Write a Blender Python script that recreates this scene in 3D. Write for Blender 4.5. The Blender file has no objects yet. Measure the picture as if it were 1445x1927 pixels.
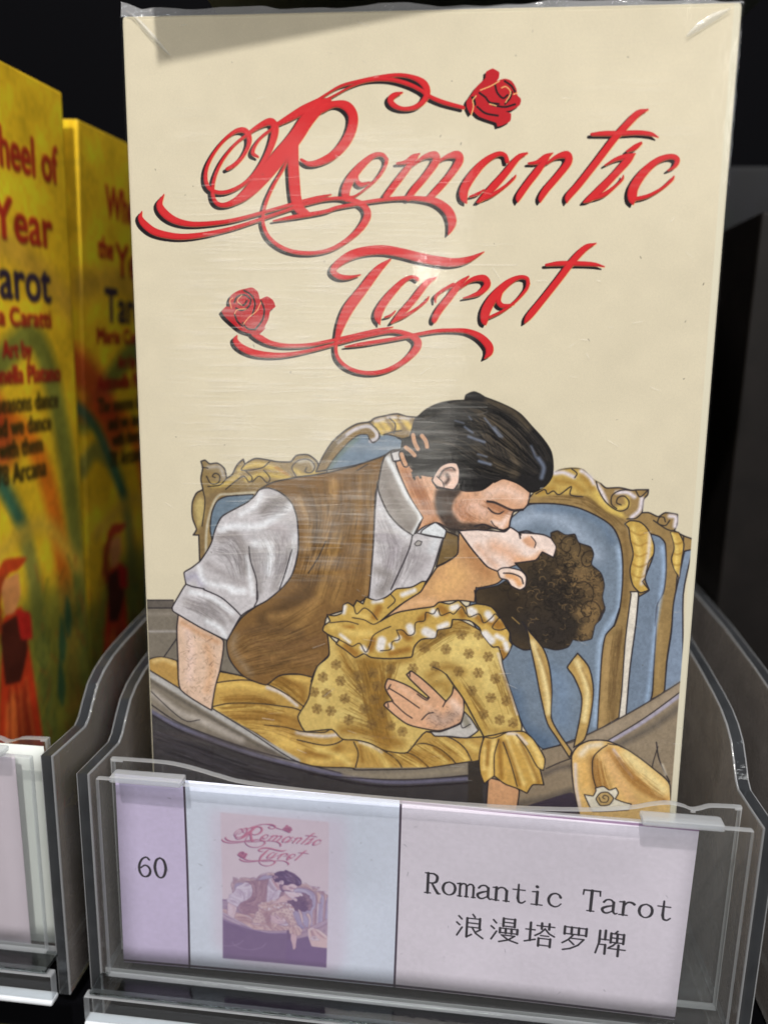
import bpy, bmesh, math, random
import numpy as np
from mathutils import Matrix, Vector

MM = 0.001
# ---------------------------------------------------------------- measured set-up (millimetres)
BOX_W, BOX_H, BOX_D, PX = 72.0, 122.0, 30.0, 16.0
F_PX, IMG_W, IMG_H = 1450.0, 1445.0, 1927.0
CAM_AX = np.array([[0.99390298, 0.04166577, -0.10208243], [0.10849104, -0.20447416, 0.97284121], [0.01966096, -0.97798481, -0.20774784]])
CAM_AX = np.linalg.svd(CAM_AX)[0] @ np.linalg.svd(CAM_AX)[2]
CAM_POS = np.array([4.97696755, -86.64321043, 55.3239187])
BOX_AX = np.array([[0.9994, 0.0122, -0.0325], [0.033, -0.0416, 0.9986], [0.0109, -0.9991, -0.042]])
BOX_AX = np.linalg.svd(BOX_AX)[0] @ np.linalg.svd(BOX_AX)[2]
BOX_TOP = np.array([-2.06493777, 12.84509605, 93.99526138])
_K = np.array([[F_PX, 0, IMG_W / 2], [0, F_PX, IMG_H / 2], [0, 0, 1]])
_Hf = _K @ CAM_AX.T @ np.c_[BOX_AX[:, 0], BOX_AX[:, 1], BOX_TOP - CAM_POS]
H_COVER = np.diag([PX, PX, 1]) @ np.array([[1, 0, BOX_W / 2], [0, 1, 0], [0, 0, 1]]) @ np.linalg.inv(_Hf)
# ---------------------------------------------------------------- flat print: a small painter (numpy)
K_ = 400.0 / 1445.0


class Canvas:
    """flat artwork painted in code; coordinates go through the 3x3 transform H into canvas pixels"""

    def __init__(self, w, h, H, base):
        self.w, self.h, self.H = w, h, H
        self.a = np.empty((h, w, 3), np.float32)
        self.a[:] = np.array(base, np.float32) / 255.0

    def T(self, pts):
        p = np.asarray(pts, float)
        q = np.c_[p[:, :2], np.ones(len(p))] @ self.H.T
        return q[:, :2] / q[:, 2:3]

    def scan(self, P):
        """antialiased polygon coverage -> (x0, y0, mask)"""
        SS = 3
        x0 = max(int(np.floor(P[:, 0].min())) - 2, 0); x1 = min(int(np.ceil(P[:, 0].max())) + 3, self.w)
        y0 = max(int(np.floor(P[:, 1].min())) - 2, 0); y1 = min(int(np.ceil(P[:, 1].max())) + 3, self.h)
        if x1 <= x0 or y1 <= y0:
            return 0, 0, np.zeros((0, 0), np.float32)
        W, Hh = x1 - x0, y1 - y0
        d = np.zeros((Hh, W + 2), np.float32)
        A = P; B = np.roll(P, -1, 0)
        ys = (np.arange(Hh * SS) + 0.5) / SS + y0
        for i in range(Hh * SS):
            y = ys[i]
            c = ((A[:, 1] <= y) & (B[:, 1] > y)) | ((B[:, 1] <= y) & (A[:, 1] > y))
            if not c.any():
                continue
            a, b = A[c], B[c]
            xs = np.sort(a[:, 0] + (y - a[:, 1]) / (b[:, 1] - a[:, 1]) * (b[:, 0] - a[:, 0])) - x0
            r = d[i // SS]
            sg = 1.0
            for xv in xs:
                xv = min(max(xv, 0.0), W)
                k = int(xv); fr = xv - k
                r[k] += sg * (1 - fr); r[k + 1] += sg * fr
                sg = -sg
        m = np.clip(np.cumsum(d, 1)[:, :W] / SS, 0, 1)
        return x0, y0, m

    def put(self, x0, y0, m, col, alpha=1.0, clip=None):
        if m.size == 0:
            return
        h, w = m.shape
        mm = m * alpha
        if clip is not None:
            mm = mm * clip[y0:y0 + h, x0:x0 + w]
        s = self.a[y0:y0 + h, x0:x0 + w]
        s += mm[..., None] * (np.array(col, np.float32) / 255.0 - s)

    def poly(self, pts, col, alpha=1.0, feather=0, clip=None, smooth=True, line=None, lw=3.2, keep=False):
        P = self.T(pts)
        if smooth:
            P = spline(P, True)
        x0, y0, m = self.scan(P)
        if feather:
            f = int(feather)
            X0, Y0 = max(x0 - 2 * f, 0), max(y0 - 2 * f, 0)
            X1, Y1 = min(x0 + m.shape[1] + 2 * f, self.w), min(y0 + m.shape[0] + 2 * f, self.h)
            M = np.zeros((Y1 - Y0, X1 - X0), np.float32)
            M[y0 - Y0:y0 - Y0 + m.shape[0], x0 - X0:x0 - X0 + m.shape[1]] = m
            m = blur(M, f); x0, y0 = X0, Y0
        self.put(x0, y0, m, col, alpha, clip)
        if line is not None:
            Q = np.vstack([P, P[:1]])
            self._stroke(Q, np.full(len(Q), lw), line, 0.95)
        if keep:
            full = np.zeros((self.h, self.w), np.float32)
            full[y0:y0 + m.shape[0], x0:x0 + m.shape[1]] = m
            return full

    def mask_stroke(self, P, wd, soft=0.0):
        pad = wd.max() / 2 + 2 + soft
        x0 = max(int(P[:, 0].min() - pad), 0); x1 = min(int(P[:, 0].max() + pad) + 1, self.w)
        y0 = max(int(P[:, 1].min() - pad), 0); y1 = min(int(P[:, 1].max() + pad) + 1, self.h)
        if x1 <= x0 or y1 <= y0:
            return 0, 0, np.zeros((0, 0), np.float32)
        M = np.zeros((y1 - y0, x1 - x0), np.float32)
        for i in range(len(P) - 1):
            a, b = P[i], P[i + 1]
            pw = max(wd[i], wd[i + 1]) / 2 + 1.5 + soft
            u0 = max(int(min(a[0], b[0]) - pw), x0); u1 = min(int(max(a[0], b[0]) + pw) + 2, x1)
            v0 = max(int(min(a[1], b[1]) - pw), y0); v1 = min(int(max(a[1], b[1]) + pw) + 2, y1)
            if u1 <= u0 or v1 <= v0:
                continue
            gx = np.arange(u0, u1, dtype=np.float32)[None, :] + 0.5 - a[0]
            gy = np.arange(v0, v1, dtype=np.float32)[:, None] + 0.5 - a[1]
            dx, dy = b - a
            L2 = dx * dx + dy * dy + 1e-9
            t = np.clip((gx * dx + gy * dy) / L2, 0, 1)
            dist = np.sqrt((gx - t * dx) ** 2 + (gy - t * dy) ** 2)
            r = (wd[i] + t * (wd[i + 1] - wd[i])) / 2
            c = np.clip((r - dist) / (1.0 + soft) + 0.5, 0, 1)
            s = M[v0 - y0:v1 - y0, u0 - x0:u1 - x0]
            np.maximum(s, c, out=s)
        return x0, y0, M

    def _stroke(self, P, wd, col, alpha=1.0, soft=0.0, clip=None):
        x0, y0, M = self.mask_stroke(P, wd, soft)
        self.put(x0, y0, M, col, alpha, clip)

    def stroke(self, pts, col, w=None, alpha=1.0, soft=0.0, clip=None, off=(0, 0), grow=0.0):
        P = self.T(pts)
        wd = np.array([p[2] for p in pts], float) if w is None else np.full(len(P), float(w))
        if len(P) > 2:
            Q = spline(np.c_[P, wd], False); P, wd = Q[:, :2], Q[:, 2]
        wd = np.maximum(wd + grow, 0.8)
        self._stroke(P + np.array(off), wd, col, alpha, soft, clip)


def blur(m, r):
    for ax in (0, 1):
        for _ in range(2):
            k = 2 * r + 1
            pad = [(r + 1, r), (0, 0)] if ax == 0 else [(0, 0), (r + 1, r)]
            c = np.cumsum(np.pad(m, pad), axis=ax, dtype=np.float64)
            m = ((c[k:] - c[:-k]) if ax == 0 else (c[:, k:] - c[:, :-k])).astype(np.float32) / k
    return m


def spline(P, closed, n=5):
    """Catmull-Rom through the points"""
    P = np.asarray(P, float)
    if closed:
        d1 = np.roll(P, -1, 0) - P
        l1 = np.linalg.norm(d1[:, :2], axis=1) + 1e-9
        l0 = np.roll(l1, 1)
        tg = (np.roll(P, -1, 0) - np.roll(P, 1, 0))
        tg /= (np.linalg.norm(tg[:, :2], axis=1) + 1e-9)[:, None]
        u0, u1 = np.roll(d1, 1, 0)[:, :2] / l0[:, None], d1[:, :2] / l1[:, None]
        turn = np.clip((u0 * u1).sum(1), 0, 1)          # sharp corners stay corners
        tg = tg * (np.minimum(l0, l1) * turn)[:, None]
        Q, tq = np.roll(P, -1, 0), np.roll(tg, -1, 0)
        out = []
        for t in np.linspace(0, 1, n, endpoint=False):
            h00, h10, h01, h11 = 2 * t ** 3 - 3 * t ** 2 + 1, t ** 3 - 2 * t ** 2 + t, -2 * t ** 3 + 3 * t ** 2, t ** 3 - t ** 2
            out.append(h00 * P + h10 * tg + h01 * Q + h11 * tq)
        return np.stack(out, 1).reshape(-1, P.shape[1])
    else:
        E = np.vstack([2 * P[:1] - P[1:2], P, 2 * P[-1:] - P[-2:-1]])
    t = np.linspace(0, 1, n, endpoint=False)[:, None]
    out = []
    for i in range(1, len(E) - 2):
        a, b, c, d = E[i - 1], E[i], E[i + 1], E[i + 2]
        out.append(0.5 * (2 * b + (c - a) * t + (2 * a - 5 * b + 4 * c - d) * t ** 2 + (3 * b - a - 3 * c + d) * t ** 3))
    if not closed:
        out.append(P[-1:])
    return np.vstack(out)


def vnoise(h, w, cell_y, cell_x, rng):
    """smooth value noise 0..1"""
    gh, gw = int(h / cell_y) + 3, int(w / cell_x) + 3
    g = rng.random((gh, gw)).astype(np.float32)
    y = np.arange(h) / cell_y; x = np.arange(w) / cell_x
    yi, xi = y.astype(int), x.astype(int)
    fy, fx = (y - yi)[:, None], (x - xi)[None, :]
    fy = fy * fy * (3 - 2 * fy); fx = fx * fx * (3 - 2 * fx)
    a = g[yi][:, xi]; b = g[yi][:, xi + 1]; c = g[yi + 1][:, xi]; d = g[yi + 1][:, xi + 1]
    return ((a * (1 - fx) + b * fx) * (1 - fy) + (c * (1 - fx) + d * fx) * fy).astype(np.float32)


def win(x0, y0):
    """coordinates noted on an enlarged detail -> sheet coordinates"""
    def f(*p):
        return [tuple([x0 + q[0] * K_, y0 + q[1] * K_] + ([q[2] * K_] if len(q) > 2 else [])) for q in p]
    return f


A1, A2, A3 = win(270, 730), win(600, 730), win(930, 780)
A4, A5, A6 = win(260, 1100), win(580, 1100), win(880, 1120)
T1, T2, T3, T4, T5 = win(250, 100), win(600, 100), win(900, 100), win(400, 400), win(760, 400)
INK = (40, 35, 40)


def title_strokes():
    S = []
    S.append(T1((1335, 318, 30), (1262, 365, 84), (1182, 455, 94), (1102, 575, 98), (995, 705, 104), (888, 832, 100),
                (790, 940, 78), (700, 1005, 46), (620, 1033, 30), (565, 1015, 28), (542, 950, 26), (555, 850, 22),
                (605, 735, 20), (690, 625, 18), (775, 555, 20), (860, 495, 32), (935, 465, 46), (966, 510, 52),
                (950, 600, 46), (900, 715, 36), (820, 830, 28), (730, 905, 24), (630, 945, 24), (548, 938, 26),
                (500, 885, 28), (500, 790, 24), (545, 690, 20), (620, 592, 20), (700, 530, 26), (760, 526, 36),
                (790, 570, 36), (785, 630, 28), (745, 705, 24), (690, 760, 26), (640, 788, 20)))
    S.append(T1((945, 515, 18), (875, 570, 18), (830, 630, 20), (815, 680, 26), (850, 705, 14)))
    S.append(T1((985, 482, 26), (1080, 430, 46), (1160, 385, 56), (1260, 338, 56)))
    S.append(T2((-20, 330, 24), (50, 280, 14), (150, 222, 16), (280, 188, 20), (420, 163, 26), (540, 148, 22), (640, 165, 28),
                (710, 205, 44), (735, 265, 42), (710, 325, 36), (650, 368, 30), (570, 378, 24), (505, 352, 34), (485, 315, 40),
                (515, 285, 34), (565, 268, 10)))
    S.append(T2((10, 335, 14), (110, 285, 12), (220, 225, 12), (340, 183, 20), (480, 178, 24), (600, 207, 26), (690, 250, 24),
                (740, 288, 24), (840, 332, 26), (980, 370, 22)))
    S.append(T2((20, 375, 56), (110, 345, 40), (190, 362, 62), (232, 430, 64), (218, 530, 66), (165, 625, 64), (90, 698, 54),
                (0, 742, 42), (-70, 752, 30), (-120, 725, 18)))
    S.append(T1((1090, 630, 72), (1090, 760, 76), (1097, 880, 78), (1107, 980, 76), (1130, 1055, 70), (1180, 1088, 40), (1212, 1100, 8)))
    S.append(T1((1062, 700, 12), (1020, 790, 18), (960, 890, 20), (910, 1000, 22), (885, 1100, 22), (890, 1180, 24), (930, 1258, 26),
                (1010, 1320, 26), (1110, 1353, 26), (1230, 1358, 24), (1350, 1332, 26), (1465, 1265, 34), (1554, 1180, 46), (1594, 1100, 50),
                (1570, 1040, 42), (1500, 1004, 34), (1410, 986, 22), (1320, 992, 20), (1264, 1003, 20), (1150, 1032, 22), (1000, 1083, 20),
                (800, 1152, 22), (640, 1200, 26), (450, 1238, 34), (300, 1246, 40), (160, 1218, 48), (85, 1168, 50), (52, 1120, 34), (62, 1078, 6)))
    S.append(T1((1345, 962, 8), (1250, 985, 24), (1100, 1022, 22), (900, 1078, 20), (700, 1132, 24), (550, 1155, 28), (400, 1162, 34),
                (290, 1138, 46), (215, 1088, 56), (182, 1030, 44), (212, 962, 6)))
    S.append(T1((955, 1140, 8), (1100, 1112, 26), (1300, 1078, 24), (1384, 1050, 22), (1514, 1025, 22), (1664, 1000, 22), (1824, 985, 24),
                (1964, 990, 32), (2064, 1012, 46), (2140, 1070, 58), (2168, 1140, 60), (2158, 1195, 34), (2142, 1232, 6)))
    # omantic
    S.append(T2((460, 722, 24), (430, 690, 24), (370, 697, 32), (290, 762, 50), (218, 850, 60), (182, 930, 60), (188, 985, 46),
                (245, 972, 14), (325, 915, 16), (400, 845, 20), (448, 770, 22), (460, 722, 24)))
    S.append(T2((262, 790, 20), (252, 850, 30), (282, 893, 30), (345, 878, 10)))
    S.append(T2((530, 750, 12), (590, 740, 26), (640, 710, 40), (682, 684, 8)))
    S.append(T2((655, 712, 30), (580, 810, 44), (510, 900, 44), (455, 975, 42)))
    S.append(T2((640, 762, 12), (715, 705, 26), (785, 692, 46), (792, 738, 50), (722, 838, 46), (650, 922, 46), (605, 985, 38)))
    S.append(T2((800, 745, 12), (870, 703, 26), (938, 692, 52), (952, 735, 52), (888, 832, 46), (800, 932, 46), (742, 992, 38)))
    S.append(T2((1278, 735, 28), (1262, 693, 24), (1210, 686, 30), (1120, 742, 46), (1040, 832, 58), (988, 920, 60), (982, 978, 52), (1000, 1018, 10)))
    S.append(T2((1025, 975, 10), (1080, 955, 18), (1120, 930, 10)))
    S.append(T2((1412, 680, 12), (1350, 712, 36), (1262, 820, 46), (1170, 922, 50), (1095, 998, 26), (1072, 1014, 8)))
    S.append(T2((1085, 1008, 10), (1180, 962, 24), (1270, 900, 18), (1322, 852, 16), (1335, 832, 8)))
    S.append(T3((340, 750, 12), (400, 740, 26), (455, 706, 36), (502, 680, 6)))
    S.append(T3((465, 712, 30), (400, 800, 46), (330, 890, 46), (275, 972, 42), (265, 1014, 6)))
    S.append(T3((462, 752, 12), (530, 704, 26), (598, 692, 50), (608, 742, 48), (540, 832, 46), (462, 922, 46), (425, 980, 36), (418, 1014, 6)))
    S.append(T3((1148, 384, 10), (1080, 412, 42), (1000, 492, 46), (920, 582, 46), (800, 740, 46), (682, 890, 46), (612, 970, 44), (598, 1016, 8)))
    S.append(T3((768, 552, 18), (850, 546, 30), (960, 545, 30), (1080, 540, 28), (1170, 550, 24), (1218, 572, 6)))
    S.append(T3((858, 762, 8), (930, 722, 22), (1000, 700, 30), (1062, 684, 8)))
    S.append(T3((1050, 690, 20), (1010, 732, 48), (920, 830, 46), (830, 922, 52), (755, 988, 40), (712, 1014, 8)))
    S.append(T3((730, 1004, 12), (850, 962, 28), (930, 902, 18), (975, 857, 16), (982, 832, 6)))
    S.append(T3((1102, 612, 18), (1062, 640, 34), (1008, 668, 14)))
    S.append(T3((1285, 798, 8), (1332, 768, 24), (1348, 722, 34), (1300, 702, 32), (1212, 732, 40), (1120, 812, 54), (1055, 910, 62), (1042, 980, 58), (1048, 1028, 8)))
    S.append(T3((1060, 992, 24), (1150, 970, 22), (1240, 922, 18), (1308, 864, 20), (1326, 838, 8)))
    # Tarot
    S.append(T4((1002, 424, 6), (930, 440, 24), (862, 435, 36), (818, 398, 42), (855, 345, 50), (945, 288, 60), (1050, 260, 60), (1170, 254, 60),
                (1290, 275, 60), (1420, 308, 62), (1540, 330, 60), (1640, 338, 54), (1740, 318, 38), (1842, 268, 4)))
    S.append(T4((1208, 318, 10), (1120, 392, 54), (1022, 520, 66), (930, 640, 76), (880, 742, 62), (850, 840, 38), (836, 920, 24), (852, 990, 26),
                (912, 1050, 26), (1000, 1084, 26), (1100, 1090, 28), (1200, 1066, 30), (1300, 1010, 38), (1380, 930, 52), (1390, 872, 52),
                (1330, 830, 36), (1230, 806, 24), (1100, 826, 22), (960, 858, 22), (850, 888, 20), (700, 928, 22), (550, 960, 26), (420, 970, 36),
                (290, 955, 46), (200, 918, 46), (156, 872, 38), (166, 836, 6)))
    S.append(T4((1222, 780, 6), (1120, 800, 22), (950, 838, 22), (800, 872, 22), (650, 900, 24), (500, 905, 28), (390, 885, 34), (320, 850, 42), (272, 832, 16)))
    S.append(T4((900, 912, 6), (1000, 896, 24), (1150, 872, 24), (1300, 846, 22), (1400, 826, 22), (1520, 805, 24), (1620, 800, 24), (1725, 806, 32),
                (1812, 842, 46), (1872, 902, 56), (1878, 950, 48), (1846, 992, 6)))
    S.append(T4((1392, 452, 24), (1352, 437, 20), (1290, 470, 36), (1210, 552, 50), (1150, 632, 56), (1122, 700, 56), (1134, 760, 8)))
    S.append(T4((1170, 712, 8), (1215, 695, 16), (1240, 670, 8)))
    S.append(T4((1518, 440, 8), (1450, 482, 40), (1365, 590, 46), (1285, 680, 44), (1228, 738, 20), (1210, 752, 6)))
    S.append(T4((1225, 742, 10), (1310, 700, 22), (1390, 650, 16), (1450, 600, 16), (1468, 572, 6)))
    S.append(T5((212, 608, 10), (215, 570, 20), (260, 530, 20), (335, 488, 22)))
    S.append(T5((438, 434, 10), (372, 490, 44), (310, 572, 48), (240, 660, 48), (206, 724, 40), (204, 750, 6)))
    S.append(T5((385, 512, 10), (460, 456, 28), (540, 446, 44), (564, 490, 46), (520, 540, 36), (460, 566, 20), (402, 582, 6)))
    S.append(T5((842, 482, 24), (832, 447, 26), (780, 440, 26), (700, 482, 46), (612, 570, 62), (558, 660, 66), (545, 728, 52), (552, 762, 8)))
    S.append(T5((580, 712, 18), (680, 662, 18), (770, 590, 18), (828, 522, 22), (842, 482, 24)))
    S.append(T5((655, 540, 28), (640, 600, 34), (670, 634, 30), (745, 624, 8)))
    S.append(T5((1302, 210, 6), (1232, 240, 40), (1150, 322, 46), (1060, 440, 46), (950, 580, 46), (852, 700, 46), (818, 750, 8)))
    S.append(T5((965, 356, 16), (1050, 346, 30), (1180, 346, 30), (1290, 352, 24), (1358, 368, 6)))
    return S


def paint_title(c, red=(200, 32, 40), ink=(26, 18, 24)):
    S = title_strokes()
    rose1 = T2((1135, 128), (1180, 105), (1225, 130), (1222, 168), (1205, 192), (1260, 174), (1310, 190), (1340, 240), (1348, 285), (1372, 312),
               (1364, 352), (1318, 384), (1268, 396), (1305, 412), (1300, 460), (1255, 488), (1212, 500), (1204, 474), (1140, 452), (1085, 430),
               (1052, 398), (1030, 418), (1006, 372), (1002, 328), (1030, 288), (1062, 240), (1100, 200), (1130, 168))
    rose2 = T4((112, 600), (130, 560), (180, 530), (225, 518), (270, 510), (308, 540), (322, 592), (370, 570), (410, 595), (428, 640), (392, 670),
               (382, 720), (352, 780), (362, 785), (310, 832), (260, 825), (190, 800), (120, 742), (82, 705), (62, 672), (92, 640), (118, 640))
    for s in S:
        c.stroke(s, ink, off=(-5.4, 5.0), grow=0.8)
    for r in (rose1, rose2):
        P = [(p[0] - 5, p[1] + 5) for p in r]
        c.poly(P, ink)
    for s in S:
        c.stroke(s, (236, 150, 84), off=(1.4, 1.3), alpha=0.6)
    for s in S:
        c.stroke(s, (176, 22, 34), grow=0.15)
    for s in S:
        c.stroke(s, (212, 42, 46), off=(.9, -.8), grow=-2.2, alpha=.85, soft=1.2)
    for r in (rose1, rose2):
        c.poly(r, (184, 28, 38))
    for p in ((1090, 270), (1130, 300), (1160, 335), (1222, 345)), ((1075, 365), (1130, 408), (1215, 425)), ((1196, 215), (1212, 270), (1250, 306), (1282, 285)), \
            ((1262, 190), (1306, 222), (1332, 262)), ((1180, 352), (1260, 366), (1332, 348)), ((1265, 345), (1298, 305), (1310, 265)), ((1040, 300), (1062, 350), (1052, 300)):
        c.stroke(T2(*p), ink, 3.4)
    for p in ((1036, 420), (1050, 360), (1045, 320), (1068, 290)), ((1096, 252), (1170, 222), (1225, 190)), ((1240, 236), (1272, 228), (1302, 270), (1268, 335)), \
            ((1322, 280), (1350, 270)), ((1160, 345), (1205, 358)):
        c.stroke(T2(*p), (238, 190, 120), 2.0)
    for p in ((150, 610), (170, 572), (220, 560), (260, 590)), ((160, 650), (200, 665), (245, 640), (262, 600)), ((215, 530), (262, 560), (290, 620), (270, 700)), \
            ((150, 690), (170, 740), (205, 772)), ((330, 600), (352, 660), (340, 730), (290, 795)), ((205, 750), (240, 790), (290, 795)), ((180, 620), (212, 630), (235, 600)):
        c.stroke(T4(*p), ink, 3.2)
    for p in ((130, 650), (120, 600), (140, 580)), ((150, 690), (170, 660), (230, 655)), ((210, 760), (250, 710), (300, 670), (330, 610)), ((200, 560), (170, 600), (200, 630)):
        c.stroke(T4(*p), (238, 180, 120), 1.8)


def paint_scene(c, rng):
    def P(pts, col, **k):
        if k.get('line') is not None:
            k['lw'] = k.get('lw', 3.2) * .88
        return c.poly(pts, col, **k)

    def L(pts, w=2.9, col=INK, **k):
        c.stroke(pts, col, w * .88, alpha=k.pop('alpha', .9), **k)

    def soft(pts, col, w, alpha=.6, s=10, clip=None):
        c.stroke(pts, col, w, alpha=alpha, soft=s, clip=clip)

    def hatch(guides, n, col, clip, alpha=.35, w=(1.0, 2.2), ln=(18, 60), jit=5):
        """pencil strokes laid along the flow of a fold: guides are curves, strokes run between and along them"""
        G = [spline(np.array([q[:2] for q in g]), False, 8) for g in guides]
        G = [g[np.linspace(0, len(g) - 1, 24).astype(int)] for g in G]
        for k in range(n):
            f = rng.uniform(0, len(G) - 1.001) if len(G) > 1 else 0
            i = int(f); t = f - i
            cv = G[i] * (1 - t) + G[min(i + 1, len(G) - 1)] * t
            seg = np.linalg.norm(np.diff(cv, axis=0), axis=1).sum() / 23 + 1e-6
            m_ = max(int(rng.uniform(*ln) / seg), 1)
            s0 = rng.integers(0, max(24 - m_, 1))
            p = cv[s0:s0 + m_ + 1] + rng.normal(0, jit, 2)
            if len(p) < 2:
                continue
            p = p[[0, len(p) // 2, -1]] if len(p) > 2 else p
            cc = col[rng.integers(len(col))]
            c.stroke([tuple(q) for q in p], cc, rng.uniform(*w), alpha=alpha * rng.uniform(.5, 1.2), soft=.8, clip=clip)

    # ------ carriage wall behind the arm, left
    P(A4((-40, 108), (245, 108), (300, 300), (640, 330), (800, 700), (300, 900), (-40, 700)), (120, 111, 100), smooth=False)
    P(A4((-40, 106), (245, 106), (240, 160), (-40, 160)), (98, 90, 84), smooth=False)
    for y in (106, 160):
        L(A4((-40, y), (240, y)), 3)
    soft(A4((-40, 320), (260, 318)), (165, 158, 155), 5, .8, 3)
    soft(A4((-40, 200), (255, 200)), (150, 140, 130), 8, .5, 6)
    L(A4((175, 495), (262, 370)), 3)
    # ------ sofa, left part
    g = (148, 124, 82)
    fr = A1((384, 1180), (378, 1000), (340, 1000), (362, 960), (334, 880), (334, 780), (362, 715), (405, 690), (392, 620), (404, 545), (392, 500),
            (420, 492), (452, 516), (505, 512), (552, 550), (566, 615), (604, 588), (640, 520), (680, 485), (690, 520), (760, 480), (860, 492),
            (910, 502), (1000, 502), (1040, 460), (1120, 455), (1180, 500), (1192, 545), (1220, 520), (1260, 590), (1040, 640), (800, 760), (560, 880), (520, 1080), (400, 1190))
    m = P(fr, g, line=INK, keep=True)
    soft(A1((400, 1160), (410, 900), (480, 740), (760, 690)), (118, 95, 66), 14, .6, 12, m)
    soft(A1((425, 1150), (435, 930), (500, 745), (600, 722), (760, 710)), (196, 186, 165), 5, .9, 3, m)
    P(A1((350, 800), (380, 740), (412, 760), (420, 860), (395, 930), (372, 960)), (190, 168, 112), feather=3, clip=m)
    for p in ((650, 560), (760, 520), (900, 550), (980, 605)), ((700, 620), (830, 590), (990, 620)), ((1030, 560), (1100, 600), (1170, 570)), ((470, 660), (560, 650), (640, 600)):
        soft(A1(*p), (208, 178, 96), 10, .85, 6, m)
    soft(A1((900, 540), (980, 590)), (170, 110, 50), 5, .7, 4, m)
    soft(A1((440, 540), (520, 540), (545, 600)), (186, 178, 175), 8, .7, 5, m)
    soft(A1((1060, 500), (1130, 490), (1160, 540)), (200, 192, 180), 8, .7, 5, m)
    for p in ((490, 610), (470, 600), (490, 580), (520, 600), (510, 645), (460, 650), (430, 600)), ((1110, 540), (1100, 570), (1140, 575), (1165, 535), (1130, 490), (1060, 490), (1010, 540), (1040, 605)), \
            ((566, 615), (520, 660), (440, 670)), ((690, 560), (740, 610), (720, 640), (680, 600), (620, 640), (560, 690)), ((820, 560), (860, 610), (840, 645), (790, 600), (740, 640)), \
            ((690, 520), (670, 560), (800, 545), (860, 500)), ((405, 690), (420, 780), (400, 940)), ((378, 1000), (384, 1180)), ((400, 540), (440, 545)):
        L(A1(*p), 2.6)
    P(A1((470, 1040), (455, 960), (466, 850), (502, 770), (570, 737), (745, 724), (752, 750), (700, 800), (560, 860), (510, 930), (480, 1050)), (108, 124, 140), line=INK, lw=3)
    # ------ sofa, middle part
    m = P(A2((-20, 570), (22, 478), (90, 370), (180, 290), (260, 245), (340, 232), (382, 205), (450, 190), (530, 176), (600, 195), (690, 205), (720, 330), (560, 430), (430, 470), (250, 525)), (138, 112, 72), line=INK, keep=True)
    mm = P(A2((50, 560), (112, 470), (200, 372), (272, 320), (330, 318), (350, 370), (400, 352), (412, 310), (520, 330), (600, 380), (560, 430), (490, 430), (430, 470), (250, 525)), (116, 132, 150), line=INK, lw=2.6, keep=True)
    soft(A2((70, 545), (150, 440), (260, 340)), (90, 110, 90), 10, .5, 8, mm)
    soft(A2((130, 370), (200, 310), (270, 272), (340, 262), (388, 300), (392, 340), (350, 362)), (206, 198, 204), 8, .95, 3)
    soft(A2((30, 500), (100, 390), (170, 330)), (80, 66, 44), 8, .6, 6, m)
    for p in ((430, 230), (470, 280)), ((500, 215), (540, 270)), ((580, 220), (620, 270)), ((390, 250), (430, 300)):
        soft(A2(*p), (220, 186, 92), 12, .95, 6, m)
    for p in ((385, 225), (440, 215)), ((470, 200), (520, 200)), ((560, 205), (610, 210)):
        soft(A2(*p), (210, 200, 205), 7, .85, 5, m)
    for p in ((340, 232), (400, 290), (410, 340), (370, 372), (345, 350)), ((480, 205), (520, 250), (510, 310)), ((440, 320), (500, 300), (560, 290)):
        L(A2(*p), 2.8)
    # ------ sofa, right part
    panel = A3((90, 740), (130, 690), (240, 612), (400, 606), (560, 632), (700, 692), (800, 762), (850, 860), (870, 980), (870, 1150), (850, 1330), (812, 1440)) + \
        A6((1030, 90), (1000, 195), (935, 275), (910, 420), (892, 700), (880, 915), (520, 1050), (380, 900), (200, 430), (0, 100))
    m = P(panel, (116, 129, 146), line=INK, keep=True)
    soft(A3((140, 740), (300, 680), (480, 740), (620, 860), (700, 960)), (165, 177, 197), 26, .8, 26, m)
    soft(A3((840, 900), (858, 1050), (845, 1300)) + A6((990, 150), (900, 320), (885, 600), (860, 880)), (166, 186, 214), 9, .8, 9, m)
    soft(A3((300, 640), (560, 660), (720, 740), (800, 860)), (92, 112, 138), 12, .5, 14, m)
    soft(A6((300, 700), (350, 900), (520, 1010)), (70, 92, 122), 40, .6, 30, m)
    soft(A6((500, 500), (620, 600), (640, 850)), (118, 138, 166), 40, .6, 30, m)
    # frames
    f1 = A3((240, 606), (200, 600), (330, 470), (400, 402), (450, 376), (530, 366), (600, 376), (660, 432), (690, 455), (720, 470), (760, 500), (850, 498), (930, 515), (970, 512), (1045, 512), (1040, 545), (1012, 580),
            (1002, 668), (1050, 668), (1112, 695), (1160, 668), (1242, 680), (1240, 745), (1222, 790), (1285, 825), (1352, 852), (1346, 925), (1290, 930), (1240, 1110), (1222, 1445)) + \
        A6((1395, 100), (1380, 250), (1350, 450), (1332, 655), (1180, 740), (880, 920), (892, 700), (910, 420), (935, 275), (1000, 195), (1030, 90)) + \
        A3((812, 1440), (850, 1330), (870, 1150), (870, 980), (850, 860), (800, 762), (700, 692), (560, 632), (400, 606))
    m = P(f1, (152, 124, 80), line=INK, keep=True)
    P(A3((1060, 812), (1122, 832), (1160, 880), (1166, 1050), (1150, 1200), (1104, 1300), (1092, 1440)) + A6((1290, 80), (1280, 200), (1262, 500), (1240, 715), (1072, 825), (1100, 500), (1140, 200), (1160, 0)) + A3((978, 1240), (1050, 1195), (1022, 1110), (1080, 950)), (118, 132, 152), line=INK)
    soft(A3((1140, 900), (1150, 1050), (1130, 1220)) + A6((1270, 250), (1245, 500), (1215, 720)), (160, 182, 214), 7, .8, 7)
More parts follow.
